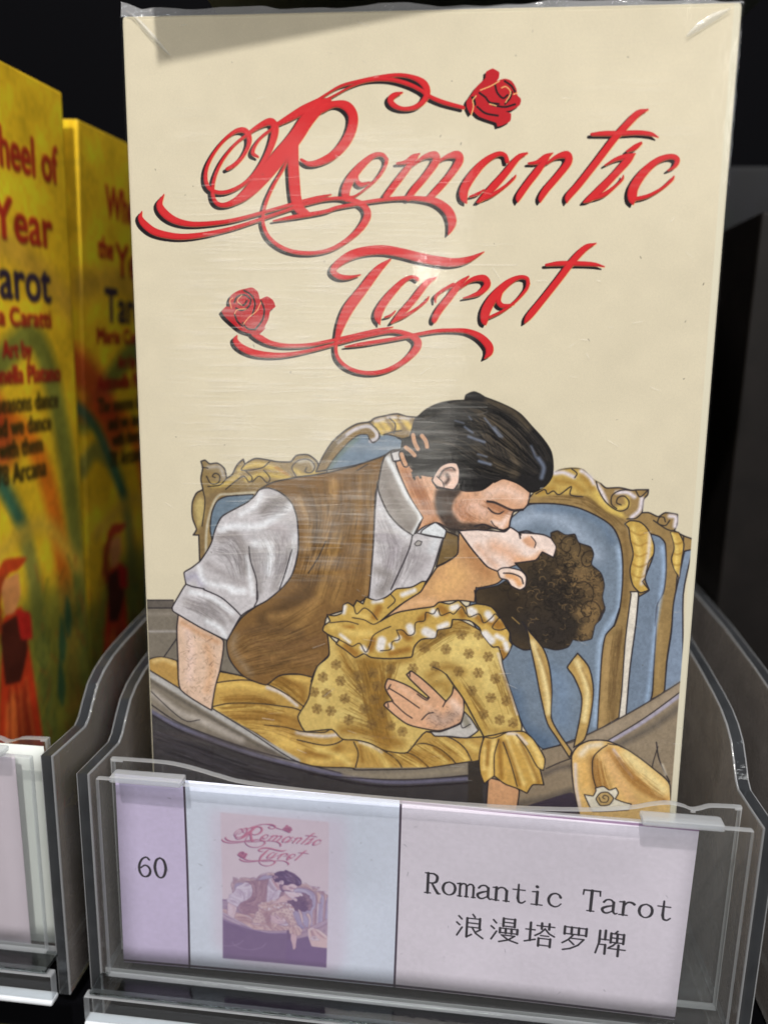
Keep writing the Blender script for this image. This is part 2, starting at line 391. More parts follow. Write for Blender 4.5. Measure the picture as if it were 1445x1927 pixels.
    P(A3((1290, 932), (1348, 918)) + A6((1462, 0), (1462, 575), (1335, 655), (1352, 450), (1382, 250), (1396, 60)) + A3((1252, 1110)), (128, 142, 164), line=INK)
    P(A3((922, 1205), (972, 1205)) + A6((1158, 0), (1140, 200), (1100, 500), (1072, 825), (1022, 858), (1045, 650), (1070, 300), (1108, 0)), (226, 216, 204), line=INK, lw=2.8)
    soft(A6((960, 300), (930, 600), (905, 880)), (178, 146, 98), 14, .7, 12, m)
    soft(A6((1030, 250), (1000, 600), (985, 850)), (120, 94, 62), 10, .6, 10, m)
    soft(A3((880, 800), (900, 1000), (880, 1300)), (112, 86, 52), 10, .6, 10, m)
    soft(A6((1310, 200), (1285, 650)), (174, 144, 96), 8, .6, 8, m)
    hatch([A3((300, 590), (560, 610), (720, 680), (850, 800)), A3((420, 480), (620, 500), (760, 640), (900, 760))], 120, [(96, 72, 40), (112, 86, 50)], m, .4)
    hatch([A6((1000, 260), (960, 520), (930, 880)), A6((1060, 200), (1030, 500), (1000, 860))], 90, [(96, 72, 44)], m, .35)
    # crest carving
    m2 = P(A3((260, 540), (330, 470), (400, 402), (450, 378), (530, 368), (600, 378), (660, 434), (720, 480), (760, 600), (840, 660), (920, 710), (860, 700), (760, 660), (640, 560), (520, 545), (400, 545), (300, 560)), (192, 160, 88), feather=2, keep=True)
    for p in ((410, 400), (470, 395), (540, 425)), ((590, 385), (650, 430), (672, 470)), ((700, 480), (735, 540), (760, 600)), ((830, 530), (900, 530), (950, 560)), ((1000, 570), (985, 650), (930, 700)), ((1190, 690), (1230, 700), (1225, 760)):
        soft(A3(*p), (222, 212, 222), 8, .95, 5)
    for p in ((420, 450), (530, 470), (600, 520)), ((300, 530), (400, 500)), ((600, 420), (660, 500)):
        soft(A3(*p), (150, 112, 50), 10, .6, 8, m2)
    for p in ((830, 640), (900, 620), (900, 570)), ((690, 540), (760, 620), (860, 680)):
        soft(A3(*p), (216, 186, 100), 9, .9, 6)
    for p in ((525, 370), (560, 400), (545, 430)), ((690, 455), (710, 520), (760, 600), (840, 655), (900, 640), (912, 590), (880, 555), (840, 565), (830, 600), (860, 615)), ((930, 515), (860, 515), (800, 550), (795, 610), (830, 640)), \
            ((280, 540), (340, 510), (360, 540), (400, 520), (440, 545), (520, 490), (515, 545), (600, 560)), ((960, 520), (990, 560), (1045, 512)), ((1002, 668), (960, 705), (900, 710)), \
            ((1160, 730), (1150, 700), (1120, 700), (1110, 740), (1160, 755), (1190, 720)), ((1222, 790), (1170, 780), (1080, 720)), ((1285, 825), (1280, 900)):
        L(A3(*p), 2.8)
    for lf in (A3((885, 745), (922, 722), (990, 732), (1042, 782), (1082, 880), (1080, 952), (1042, 1010), (1022, 1110), (1002, 1135), (1050, 1192), (990, 1212), (940, 1160), (920, 1060), (942, 950), (922, 850), (912, 775)),
               A3((1196, 800), (1250, 802), (1286, 880), (1270, 1000), (1256, 1110), (1226, 1060), (1202, 985), (1222, 900))):
        m = P(lf, (196, 160, 82), line=INK, lw=2.8, keep=True)
        q = np.array(lf)
        cx, cy = q.mean(0)[:2]
        soft([(cx - 12, cy - 50), (cx, cy), (cx - 6, cy + 45)], (226, 196, 112), 8, .9, 6, m)
        soft([(cx + 20, cy - 40), (cx + 16, cy + 5), (cx + 4, cy + 55)], (222, 210, 206), 7, .8, 5, m)
        for k in range(5):
            yy = cy - 45 + k * 20
            soft([(cx - 16, yy), (cx, yy + 8), (cx + 14, yy + 2)], (140, 100, 44), 3, .6, 3, m)
    # ------ carriage rim, right and below
    P(A6((500, 1052), (700, 1000), (820, 945), (1000, 855), (1250, 712), (1470, 570), (1470, 3000), (-200, 3000), (-200, 1200), (100, 1150)), (142, 126, 106))
    L(A6((505, 1050), (700, 1000), (820, 945), (1000, 855), (1250, 712), (1470, 572)), 3.4)
    soft(A6((700, 1050), (950, 930), (1200, 800), (1450, 630)), (168, 150, 130), 22, .7, 16)
    soft(A6((940, 1010), (1200, 855), (1460, 665)), (172, 166, 190), 8, .9, 4)
    L(A6((930, 1000), (1200, 835), (1460, 645)), 2.6)
    soft(A6((1000, 1030), (1250, 900), (1460, 745)), (92, 84, 78), 14, .7, 12)
    L(A6((530, 1180), (620, 1140), (700, 1110)), 3)
    soft(A6((520, 1215), (620, 1175), (700, 1160)), (86, 78, 74), 12, .7, 10)
    soft(A6((350, 1420), (540, 1380), (700, 1330)), (84, 78, 74), 14, .7, 12)
    L(A6((1280, 1000), (1300, 1120), (1370, 1270)), 3)
    L(A6((1290, 1030), (1260, 1130), (1250, 1180)), 2.4)
    soft(A6((1320, 1150), (1345, 1220)), (210, 200, 185), 4, .8, 4)
    # ------ gold skirt
    gold = (188, 150, 80)
    sk = A4((510, 850), (520, 700), (540, 590), (720, 625), (860, 680), (960, 615), (1190, 620), (1400, 700), (1440, 1000)) + A5((300, 900), (800, 980), (1190, 1030), (1160, 1195), (800, 1250), (330, 1262), (-20, 1240)) + A4((1090, 1215), (800, 1010))
    m = P(sk, gold, line=INK, keep=True)
    m1 = P(A4((60, 520), (100, 500), (160, 492), (265, 520), (285, 720), (60, 620)), (178, 140, 78), line=INK, keep=True)
    soft(A4((110, 520), (180, 508), (250, 540)), (220, 190, 130), 10, .8, 8, m1)
    for p, w in (((560, 690), (700, 680), (850, 710)), 14), (((540, 840), (750, 830), (950, 850)), 14), (((600, 940), (850, 990), (1050, 1070)), 16), (((1050, 640), (1150, 650)), 10), (((950, 1080), (1200, 1120), (1380, 1090)), 12), (((1180, 1200), (1300, 1190), (1440, 1160)), 18):
        soft(A4(*p), (222, 186, 104), w, .8, 12, m)
    for p, w in (((600, 780), (760, 770), (900, 800)), 10), (((650, 900), (900, 890), (1100, 930)), 12), (((900, 900), (1050, 960), (1180, 960)), 10), (((1150, 1140), (1280, 1160), (1370, 1100)), 16), (((950, 640), (1100, 700), (1120, 780)), 16):
        soft(A4(*p), (142, 100, 44), w, .7, 12, m)
    for p in ((880, 700), (980, 740), (1080, 820)), ((1080, 1010), (1250, 1030), (1360, 1020)):
        soft(A4(*p), (216, 204, 200), 8, .95, 6, m)
    for p in ((520, 670), (620, 655), (740, 650), (880, 680), (1000, 740), (1100, 810), (1180, 880), (1200, 935)), ((510, 830), (620, 808), (800, 808), (960, 825), (1090, 850), (1190, 920)), ((870, 680), (960, 620), (1080, 605), (1190, 630)), \
            ((860, 955), (1000, 970), (1120, 1000), (1260, 1005), (1310, 985), (1380, 1010), (1395, 1050), (1330, 1085), (1240, 1090), (1080, 1055)), ((550, 585), (700, 620)):
        L(A4(*p), 3)
    for p in ((330, 1060), (420, 1080), (530, 1140), (600, 1190), (640, 1250)), ((530, 1140), (560, 1125), (680, 1145), (760, 1190), (820, 1245)), ((690, 1100), (780, 1080), (880, 1110), (960, 1170), (1000, 1215)), ((800, 1000), (960, 1040), (1060, 1110), (1110, 1200)), \
            ((310, 1070), (340, 1150), (320, 1250)):
        L(A5(*p), 3)
    for p in ((380, 1080), (480, 1150), (540, 1240)), ((600, 1160), (700, 1200), (750, 1240)), ((740, 1105), (860, 1140), (930, 1200)), ((900, 1060), (1020, 1130), (1070, 1190)), ((1080, 1080), (1140, 1120)), ((60, 1120), (200, 1160), (280, 1220)):
        soft(A5(*p), (228, 198, 118), 12, .85, 10, m)
    for p in ((350, 1100), (370, 1200)), ((690, 1160), (800, 1220)), ((860, 1110), (960, 1190)):
        soft(A5(*p), (138, 98, 44), 7, .7, 7, m)
    soft(A5((350, 1070), (430, 1100), (500, 1140)), (220, 208, 196), 5, .9, 5, m)
    SB = [(112, 76, 28), (130, 92, 40)]
    hatch([A4((560, 780), (760, 765), (930, 800)), A4((560, 900), (850, 890), (1100, 930)), A4((700, 980), (960, 1030), (1200, 1130))], 170, SB, m, .4)
    hatch([A5((340, 1080), (360, 1230)), A5((560, 1150), (720, 1230)), A5((760, 1100), (920, 1200)), A5((880, 1050), (1060, 1190))], 110, SB, m, .35)
    hatch([A4((880, 640), (1000, 680), (1120, 800))], 40, SB, m, .4)
    # ------ carriage body below
    P(A4((-80, 760), (300, 950), (700, 1100), (1090, 1213), (1160, 1240)) + A5((330, 1260), (640, 1256), (800, 1248), (1100, 1203), (1220, 1190), (1240, 3000), (-1600, 3000)), (64, 60, 62), smooth=False)
    P(A4((-60, 500), (90, 590), (1110, 1215), (1445, 1245), (2000, 1240), (2250, 1200), (2250, 1290), (1800, 1330), (1445, 1300), (1050, 1215), (700, 1105), (300, 955), (-60, 760)), (128, 118, 106))
    soft(A4((60, 600), (400, 800), (800, 1040), (1080, 1200)), (178, 174, 172), 14, .95, 5)
    soft(A4((80, 650), (400, 850), (760, 1060), (1000, 1180)), (96, 88, 80), 8, .8, 5)
    soft(A4((100, 740), (300, 880), (420, 920), (700, 1060)), (176, 166, 158), 16, .85, 10)
    L(A4((60, 570), (420, 790), (760, 1000), (1110, 1215), (1445, 1246)) + A5((330, 1260), (640, 1256), (800, 1248), (1100, 1203)), 3.2)
    L(A4((60, 700), (300, 915), (420, 920)), 2.4)
    L(A4((80, 810), (300, 950), (700, 1100), (1000, 1185), (1445, 1300)), 3.4)
    soft(A4((90, 860), (300, 975), (700, 1125), (1000, 1210), (1445, 1310)) + A5((600, 1345), (1080, 1320)), (112, 108, 132), 9, .9, 6)
    L(A4((100, 890), (300, 1000), (700, 1150), (1000, 1235), (1445, 1345)) + A5((600, 1375), (1080, 1350)), 4)
    soft(A4((100, 1030), (500, 1060), (900, 1160)), (78, 70, 70), 20, .5, 20)
    soft(A5((250, 1290), (600, 1300), (1060, 1260)), (150, 138, 120), 12, .7, 8)
    L(A5((0, 1290), (400, 1320), (700, 1325), (1080, 1300)), 2.4)
    P(A5((1085, 1210), (1180, 1195), (1220, 3000), (1085, 3000)), (58, 52, 48), smooth=False)
    hatch([A4((-20, 930), (300, 1060), (700, 1210), (1000, 1290)), A4((-20, 1100), (300, 1170), (700, 1330), (1100, 1400))], 200, [(30, 28, 32), (84, 78, 84), (70, 66, 76)], None, .4, (1, 2.5), (30, 110))
    for cx_, cy_, r_ in ((300, 1560, 520), (1000, 1640, 560)):
        L(A4(*[(cx_ + r_ * np.cos(t), cy_ + .6 * r_ * np.sin(t)) for t in np.linspace(.2, 2.9, 14)]), 4, (150, 140, 165), alpha=.7)
    P(A6((700, 1340), (820, 1440), (1400, 1500), (1470, 3000), (-100, 3000), (0, 1500), (126, 1450), (330, 1450)), (62, 54, 66))
    # ------ vest
    vest = A1((790, 690), (880, 642), (1050, 606), (1200, 586), (1445, 530)) + A2((250, 528), (420, 470), (500, 430), (420, 620), (385, 720), (378, 900), (366, 1200), (335, 1445)) + A5((412, 80), (320, 140), (230, 180), (130, 215), (110, 300), (140, 350), (145, 470), (60, 560), (20, 660)) + \
        A4((1190, 632), (1080, 608), (960, 620), (870, 682), (720, 625), (625, 510), (605, 385), (700, 230), (800, 150), (960, 20)) + A1((930, 1370), (1010, 1270), (1052, 1100), (1046, 900), (1010, 790), (930, 710))
    m = P(vest, (126, 93, 55), line=INK, keep=True)
    for p, w, col in (((1060, 760), (1120, 900), (1120, 1100)), 14, (184, 146, 94)), (((1290, 640), (1270, 850), (1200, 1060), (1120, 1240)), 12, (182, 142, 90)), (((1080, 680), (1180, 850), (1170, 1050)), 14, (98, 72, 42)), (((1350, 700), (1300, 900), (1230, 1100)), 10, (104, 76, 44)), \
            (((1445, 750), (1380, 950), (1250, 1200)), 20, (166, 128, 76)), (((1250, 1250), (1330, 1300), (1300, 1440)), 24, (160, 122, 72)), (((1060, 1300), (1150, 1330), (1220, 1280)), 20, (92, 66, 38)):
        soft(A1(*p), col, w, .75, 14, m)
    for p, w, col in (((100, 650), (90, 900), (30, 1100)), 12, (182, 142, 90)), (((240, 600), (220, 800), (200, 1000)), 16, (108, 78, 44)), (((330, 560), (320, 800), (310, 1100)), 16, (110, 80, 46)), (((280, 620), (270, 900), (230, 1300)), 10, (160, 122, 72)), (((350, 600), (345, 1000), (320, 1400)), 5, (172, 138, 92)), (((120, 1000), (60, 1200), (20, 1400)), 18, (164, 126, 74)):
        soft(A2(*p), col, w, .7, 14, m)
    for p, w, col in (((1250, 20), (1200, 150), (1080, 290)), 14, (164, 126, 74)), (((1150, 60), (1000, 150), (850, 240)), 30, (84, 62, 40)), (((720, 320), (900, 300), (1100, 330)), 16, (112, 84, 56)), (((900, 220), (1060, 200), (1200, 120)), 16, (168, 128, 78)), (((800, 400), (1000, 420), (1250, 380)), 24, (118, 86, 56)), (((700, 480), (900, 520), (1200, 500)), 20, (150, 112, 70)), (((660, 350), (650, 450), (760, 600)), 14, (150, 130, 108)), (((850, 640), (1000, 560), (1150, 580)), 14, (128, 92, 50)):
        soft(A4(*p), col, w, .7, 16, m)
    DK, LT = [(82, 58, 32), (64, 46, 28), (96, 70, 40)], [(186, 148, 94), (170, 132, 80)]
    vg = [A1((1060, 700), (1130, 900), (1110, 1120), (1060, 1300)), A1((1200, 640), (1220, 860), (1170, 1080), (1100, 1330)), A1((1320, 600), (1320, 850), (1240, 1100), (1180, 1400)), A2((240, 560), (230, 850), (160, 1150), (60, 1440)), A2((370, 560), (360, 900), (340, 1200), (320, 1430))]
    hatch(vg, 420, DK, m, .34)
    hatch(vg, 150, LT, m, .3)
    vg2 = [A4((640, 420), (760, 330), (960, 260), (1250, 60)), A4((640, 480), (800, 420), (1000, 380), (1280, 260)), A4((680, 560), (850, 520), (1050, 480), (1280, 420)), A4((760, 630), (900, 600), (1050, 560), (1240, 520))]
    hatch(vg2, 260, DK, m, .3)
    hatch(vg2, 80, LT, m, .26)
    L(A1((1120, 1260), (1190, 1150), (1240, 1040)), 2.4)
    L(A2((262, 560), (330, 520)), 2.4)
    # ------ shirt sleeve
    sl = A1((790, 692), (850, 680), (930, 710), (1010, 790), (1046, 900), (1052, 1100), (1010, 1270), (930, 1370), (840, 1445)) + A4((800, 150), (700, 215), (605, 378), (420, 290), (240, 182), (235, 150), (310, 20)) + A1((290, 1332), (278, 1255), (330, 1222), (392, 1170), (460, 1060), (490, 960), (540, 870), (700, 782), (755, 735))
    m = P(sl, (196, 190, 194), line=INK, keep=True)
    for p, w, col in (((820, 830), (900, 770), (960, 760)), 16, (132, 122, 118)), (((520, 1020), (620, 1000), (680, 1100), (690, 1250)), 18, (146, 137, 136)), (((740, 1100), (770, 1250), (790, 1380)), 12, (140, 132, 132)), (((1010, 1080), (960, 1250), (900, 1360)), 14, (150, 142, 142)), (((860, 950), (960, 980), (920, 1100)), 16, (178, 168, 172)), (((440, 1200), (560, 1270), (680, 1330)), 14, (160, 152, 154)), (((300, 1290), (360, 1280), (400, 1330)), 14, (160, 155, 175)):
        soft(A1(*p), col, w, .75, 14, m)
    for p, w in (((800, 730), (760, 800), (660, 860)), 10), (((1000, 800), (900, 880), (780, 940), (620, 940), (530, 960)), 14), (((760, 1060), (860, 1080), (850, 1250)), 16), (((700, 1150), (730, 1300), (740, 1400)), 9), (((1030, 1000), (1000, 1180), (940, 1340)), 7), (((380, 1220), (420, 1320), (600, 1360)), 10), (((600, 1380), (680, 1380)), 14):
        soft(A1(*p), (232, 232, 238), w, .9, 10, m)
    for p, w, col in (((480, 120), (520, 200), (580, 260)), 10, (140, 132, 132)), (((330, 120), (420, 160), (480, 220)), 16, (176, 168, 168)), (((520, 130), (600, 200), (640, 250)), 8, (150, 142, 142)):
        soft(A4(*p), col, w, .75, 12, m)
    for p, w in (((360, 50), (500, 90), (640, 190)), 10), (((470, 250), (560, 300), (590, 350)), 10):
        soft(A4(*p), (230, 230, 236), w, .9, 9, m)
    GR = [(120, 112, 112), (140, 132, 136), (104, 98, 100)]
    hatch([A1((830, 760), (900, 760), (980, 800)), A1((760, 880), (860, 860), (960, 850))], 60, GR, m, .26)
    hatch([A1((520, 1000), (620, 1010), (690, 1120), (700, 1300)), A1((440, 1120), (540, 1140), (600, 1230), (640, 1340))], 130, GR, m, .26)
    hatch([A1((750, 1080), (790, 1230), (790, 1420)), A1((860, 960), (930, 1100), (860, 1380)), A1((1030, 1050), (980, 1230), (900, 1400))], 130, GR, m, .26)
    hatch([A4((300, 130), (420, 180), (520, 250)), A4((330, 90), (470, 130), (640, 240))], 70, GR, m, .26)
    L(A1((292, 1335), (340, 1352), (410, 1365)) + A4((450, 35), (560, 85), (640, 150), (700, 212)), 3.2)
    L(A1((718, 1080), (730, 1180), (770, 1310), (770, 1440)), 2.8)
    L(A1((1010, 1100), (960, 1270), (925, 1370)), 2.6)
    L(A4((805, 0), (815, 90), (790, 150)), 2.8)
    # ------ forearm
    m = P(A4((275, 205), (420, 290), (580, 380), (562, 560), (525, 700), (500, 855), (290, 715), (272, 500), (265, 300)), (214, 182, 160), line=INK, lw=3.4, keep=True)
    soft(A4((340, 300), (360, 450), (350, 650)), (230, 200, 190), 16, .7, 14, m)
    soft(A4((470, 420), (500, 560), (470, 720)), (206, 158, 120), 16, .6, 14, m)
    soft(A4((300, 260), (420, 330), (540, 390)), (196, 146, 108), 10, .7, 10, m)
    for k in range(110):
        x = rng.uniform(310, 540); y = rng.uniform(340, 800)
        c.stroke(A4((x, y), (x + rng.uniform(-30, 30), y + rng.uniform(6, 22))), (104, 80, 66), 1.2, alpha=.45, clip=m)
    # ------ shirt front and collar
    m = P(A2((390, 720), (400, 640), (540, 900), (650, 990), (720, 930), (800, 915), (866, 970), (835, 1040), (780, 1220), (740, 1300), (680, 1370), (560, 1440), (330, 1450), (342, 1400), (368, 1100), (380, 850)), (200, 194, 198), line=INK, keep=True)
    for p, w, col in (((420, 820), (520, 940), (600, 1000)), 12, (226, 226, 232)), (((700, 960), (800, 980), (770, 1100)), 16, (222, 224, 230)), (((420, 1000), (520, 1050), (480, 1200)), 22, (180, 170, 178)), (((400, 1240), (480, 1290), (420, 1390)), 20, (138, 130, 128)), (((640, 1150), (720, 1170), (650, 1260)), 18, (164, 156, 160)), (((600, 1080), (560, 1200), (520, 1320)), 8, (150, 142, 146)):
        soft(A2(*p), col, w, .75, 14, m)
    hatch([A2((420, 760), (520, 950), (600, 1040)), A2((400, 1000), (440, 1180), (400, 1400)), A2((540, 1060), (520, 1220), (450, 1390)), A2((700, 1080), (660, 1200), (580, 1330))], 150, GR, m, .26)
    P(A2((862, 975), (945, 1008), (942, 1130), (870, 1180), (795, 1215), (842, 1040)), (122, 98, 62), line=INK)
    # ------ man's neck and face
    skin = (214, 164, 132)
    m = P(A2((500, 430), (560, 430), (640, 560), (760, 560), (800, 680), (960, 690), (1110, 690), (1200, 625), (1300, 618), (1432, 702), (1420, 785), (1392, 822), (1320, 845), (1300, 900), (1290, 948), (1250, 972), (1180, 950), (1100, 975), (950, 965), (880, 955), (800, 915), (720, 940), (655, 990), (700, 885), (620, 760), (540, 570)), skin, line=INK, keep=True)
    soft(A2((1150, 720), (1250, 690), (1370, 740)), (240, 205, 188), 22, .8, 20, m)
    soft(A2((950, 860), (1050, 800), (1120, 840)), (232, 192, 176), 24, .7, 20, m)
    soft(A2((1240, 940), (1270, 890), (1290, 850)), (246, 216, 204), 10, .9, 8, m)
    soft(A2((1180, 910), (1230, 925)), (244, 216, 205), 8, .9, 7, m)
    soft(A2((560, 540), (650, 740), (720, 880)), (190, 134, 96), 16, .7, 14, m)
    soft(A2((700, 620), (760, 700), (780, 800)), (222, 172, 140), 16, .6, 14, m)
    soft(A2((780, 790), (800, 880), (740, 930)), (170, 116, 78), 12, .7, 10, m)
    SK = [(150, 98, 68), (170, 112, 78)]
    hatch([A2((570, 520), (650, 700), (720, 880)), A2((660, 580), (730, 740), (790, 900))], 130, SK, m, .4)
    hatch([A2((930, 760), (920, 850), (1000, 910)), A2((1020, 760), (1020, 850), (1120, 910))], 70, SK, m, .3)
    hatch([A2((1130, 780), (1220, 830), (1300, 850))], 30, SK, m, .4)
    # beard
    bm = P(A2((800, 690), (960, 660), (970, 700), (915, 770), (905, 840), (960, 915), (1040, 920), (1110, 925), (1170, 940), (1200, 965), (1100, 975), (960, 968), (935, 1005), (880, 980), (830, 905), (795, 830), (788, 760)), (48, 40, 38), alpha=.85, feather=3, keep=True)
    soft(A2((850, 760), (900, 880), (1000, 940)), (92, 72, 60), 16, .5, 14, bm)
    for k in range(160):
        x = rng.uniform(790, 1180); y = rng.uniform(700, 985)
        c.stroke(A2((x, y), (x + rng.uniform(-16, 22), y + rng.uniform(6, 26))), (34, 28, 28), 1.3, alpha=.45, clip=np.maximum(bm, 0.25 * m))
    L(A2((1060, 940), (1120, 928), (1180, 950), (1260, 970)), 4)
    L(A2((1145, 772), (1190, 778), (1240, 800), (1310, 830), (1385, 828)), 5.5)
    L(A2((1150, 815), (1180, 845), (1222, 856), (1255, 838)), 3.4)
    soft(A2((1160, 800), (1220, 815), (1270, 835)), (178, 124, 92), 8, .6, 6, m)
    L(A2((1320, 845), (1300, 905), (1290, 948), (1245, 970)), 3.2)
    L(A2((1170, 905), (1190, 935), (1215, 950)), 2.2)
    # collar over neck
    m = P(A2((492, 428), (552, 418), (560, 490), (520, 500), (545, 580), (620, 745), (705, 882), (680, 920), (640, 1002), (560, 950), (470, 850), (405, 700), (412, 600), (440, 480)), (158, 149, 144), line=INK, keep=True)
    soft(A2((470, 480), (510, 560), (600, 740), (690, 880), (645, 985)), (232, 232, 234), 10, .95, 6, m)
    soft(A2((450, 600), (500, 750), (600, 930)), (120, 110, 104), 20, .6, 18, m)
    P(A2((490, 440), (548, 425), (552, 492), (505, 498)), (214, 208, 208), line=INK, lw=2.6)
    P(A2((705, 965), (790, 915), (864, 968), (852, 1020), (760, 1005), (690, 990)), (220, 222, 226), line=INK, lw=2.8)
    L(A2((635, 1005), (615, 1090), (560, 1220), (490, 1370)), 3)
    L(A2((660, 985), (760, 1010), (850, 1022)), 2.6)
    P(A2((650, 1060), (672, 1038), (700, 1045), (690, 1068), (662, 1074)), (165, 158, 155), line=INK, lw=2)
    # ------ man's hair
    hair = A2((640, 262), (700, 170), (800, 112), (900, 90), (990, 85), (1000, 50), (1050, 28), (1092, 42), (1130, 65), (1250, 112), (1360, 172), (1445, 262)) + \
        A3((330, 168), (382, 250), (397, 340), (390, 420), (350, 480), (285, 522), (240, 526), (190, 488), (140, 460), (60, 436), (0, 462)) + \
        A2((1200, 625), (1110, 692), (1000, 702), (960, 690), (955, 600), (940, 515), (880, 508), (810, 552), (770, 600), (690, 590), (640, 600), (650, 540), (600, 500), (560, 440), (570, 350), (620, 330))
    m = P(hair, (30, 28, 29), line=(22, 20, 22), keep=True)
    for p, w in (((1090, 170), (1240, 290), (1330, 480), (1340, 560)), 16), (((1150, 90), (1300, 150), (1420, 270)), 12), (((1180, 520), (1260, 560), (1330, 590)), 12), (((1060, 400), (1160, 480), (1240, 540)), 14):
        soft(A2(*p), (98, 84, 66), w, .75, 12, m)
    for k in range(70):
        t = rng.uniform(0, 1)
        x, y = 980 + 300 * t + rng.normal(0, 40), 140 + 180 * t + rng.normal(0, 50)
        c.stroke(A2((x, y), (x + 80, y + 70), (x + 130, y + 190)), (92, 80, 66), 1.4, alpha=.45, clip=m)
    hg = [A2((690, 200), (880, 110), (1120, 95), (1330, 200), (1470, 340), (1560, 500)), A2((680, 260), (860, 200), (1080, 200), (1260, 320), (1400, 460), (1500, 560)), A2((660, 340), (830, 330), (1000, 380), (1150, 480), (1300, 550), (1420, 600)), A2((680, 450), (820, 430), (950, 500), (1040, 580), (1150, 610), (1260, 620))]
    hatch(hg, 240, [(84, 74, 62), (112, 100, 86), (64, 58, 54)], m, .45, (.9, 1.8), (30, 110), 3)
    hatch(hg, 140, [(8, 8, 10)], m, .6, (1, 2.4), (30, 120), 3)
    for p, w in (((925, 222), (985, 240)), 5), (((990, 265), (1045, 305)), 8), (((1015, 330), (1070, 350), (1125, 368)), 10), (((1080, 450), (1140, 468)), 6), (((1088, 498), (1165, 520)), 11), (((1125, 205), (1170, 260), (1225, 330)), 6), (((1020, 195), (1035, 215)), 5):
        soft(A2(*p), (140, 152, 180), w * .5, .65, 3, m)
    for p, w in (((250, 215), (280, 290)), 6), (((300, 300), (335, 360), (320, 430)), 14), (((0, 90), (50, 150)), 8):
        soft(A3(*p), (138, 150, 178), w * .6, .65, 5, m)
    for p in ((570, 350), (540, 340)), ((640, 600), (650, 620), (635, 575)), ((680, 590), (690, 610)), ((700, 180), (660, 210), (640, 260)), ((560, 440), (600, 470), (640, 540), (650, 600)):
        L(A2(*p), 5, (26, 24, 26))
    # her fingers in his hair
    for p in ((590, 405), (625, 430), (650, 458)), ((640, 320), (650, 370), (672, 415)), ((700, 325), (725, 360), (735, 400)), ((562, 450), (575, 490), (590, 520)):
        c.stroke(A2(*p), INK, 13)
        c.stroke(A2(*p), (206, 156, 122), 8.5)
    # ear
    m = P(A2((770, 630), (790, 580), (830, 530), (885, 508), (935, 512), (955, 560), (950, 640), (915, 692), (850, 682), (800, 668)), (232, 198, 182), line=INK, keep=True)
    soft(A2((820, 600), (860, 560), (920, 560)), (120, 84, 70), 7, .8, 5, m)
    soft(A2((870, 590), (880, 620), (860, 650)), (60, 44, 42), 7, .8, 5, m)
    L(A2((815, 610), (845, 560), (900, 540), (925, 560)), 2.6)
    L(A2((800, 600), (840, 640), (850, 680)), 2)
    # ------ woman: neck, shoulder
    m = P(A2((950, 968), (948, 1040), (940, 1130), (862, 1190), (800, 1222), (720, 1340), (640, 1410)) + A5((490, 250), (600, 192), (740, 166), (850, 150), (890, 120), (1020, 108), (1130, 120), (1140, 20)) + A2((1080, 1360), (1210, 1330), (1280, 1260), (1200, 1150), (1050, 1000)), (204, 156, 110), line=INK, keep=True)
    soft(A2((900, 1240), (950, 1280), (900, 1340), (820, 1360)), (228, 178, 120), 36, .8, 26, m)
    soft(A2((1000, 1080), (1080, 1200), (1150, 1260)), (176, 124, 82), 24, .7, 20, m)
    soft(A5((580, 200), (700, 130), (850, 110)), (232, 184, 140), 14, .7, 12, m)
    # face
    m = P(A2((950, 972), (1060, 965), (1180, 972), (1262, 978), (1300, 948), (1345, 975), (1372, 1000)) + A3((172, 805), (250, 808), (340, 820), (412, 862), (422, 925), (400, 975), (340, 960), (300, 990), (200, 1010), (150, 1020), (30, 1070)) + A2((1210, 1245), (1140, 1212), (1050, 1110), (990, 1030)), (240, 216, 206), line=INK, keep=True)
    soft(A2((1190, 1080), (1300, 1130), (1340, 1180)), (226, 172, 140), 26, .75, 22, m)
    soft(A2((1080, 1080), (1140, 1150), (1200, 1210)), (222, 176, 150), 14, .7, 12, m)
    soft(A3((160, 985), (250, 990), (320, 950)), (222, 168, 130), 14, .8, 10, m)
    P(A3((185, 852), (238, 825), (280, 868), (272, 910), (222, 892)), (216, 164, 132), feather=2)
    L(A3((165, 800), (176, 842)), 3.4)
    L(A3((170, 800), (220, 792), (262, 808)), 4)
    L(A3((250, 830), (280, 870), (272, 905)), 2.2)
    L(A2((960, 985), (1050, 1108), (1142, 1215)), 2.6)
    # her hair
    wh = A3((325, 935), (400, 972), (420, 900), (388, 845), (385, 805), (430, 792), (482, 820), (545, 815), (572, 872), (650, 900), (672, 950), (658, 1020), (722, 1080), (744, 1160), (732, 1240), (748, 1330), (700, 1400)) + \
        A6((930, 80), (902, 160), (862, 205), (840, 295), (765, 312), (712, 302), (680, 352), (600, 372), (520, 355), (460, 362), (380, 372), (300, 325), (280, 240), (180, 110), (60, 60)) + A5((1140, 110), (1130, 40)) + A2((1062, 1400), (1080, 1370), (1210, 1345), (1270, 1310)) + A3((100, 1150), (200, 1190), (218, 1100), (140, 1010), (280, 990))
    m = P(wh, (74, 60, 44), line=INK, keep=True)
    soft(A3((450, 880), (560, 960), (600, 1080)), (118, 96, 66), 36, .7, 30, m)
    soft(A3((560, 1100), (680, 1160), (690, 1300)), (124, 98, 66), 30, .7, 24, m)
    soft(A3((300, 1150), (420, 1280), (520, 1420)), (44, 38, 34), 60, .8, 40, m)
    soft(A6((300, 150), (450, 220), (600, 300)), (46, 40, 38), 70, .8, 40, m)
    soft(A6((760, 120), (860, 120), (800, 260)), (146, 116, 76), 26, .7, 18, m)
    soft(A3((10, 1180), (120, 1260), (60, 1380)), (52, 42, 32), 50, .7, 30, m)
    cx0, cy0 = 930 + 480 * K_, 780 + 1150 * K_
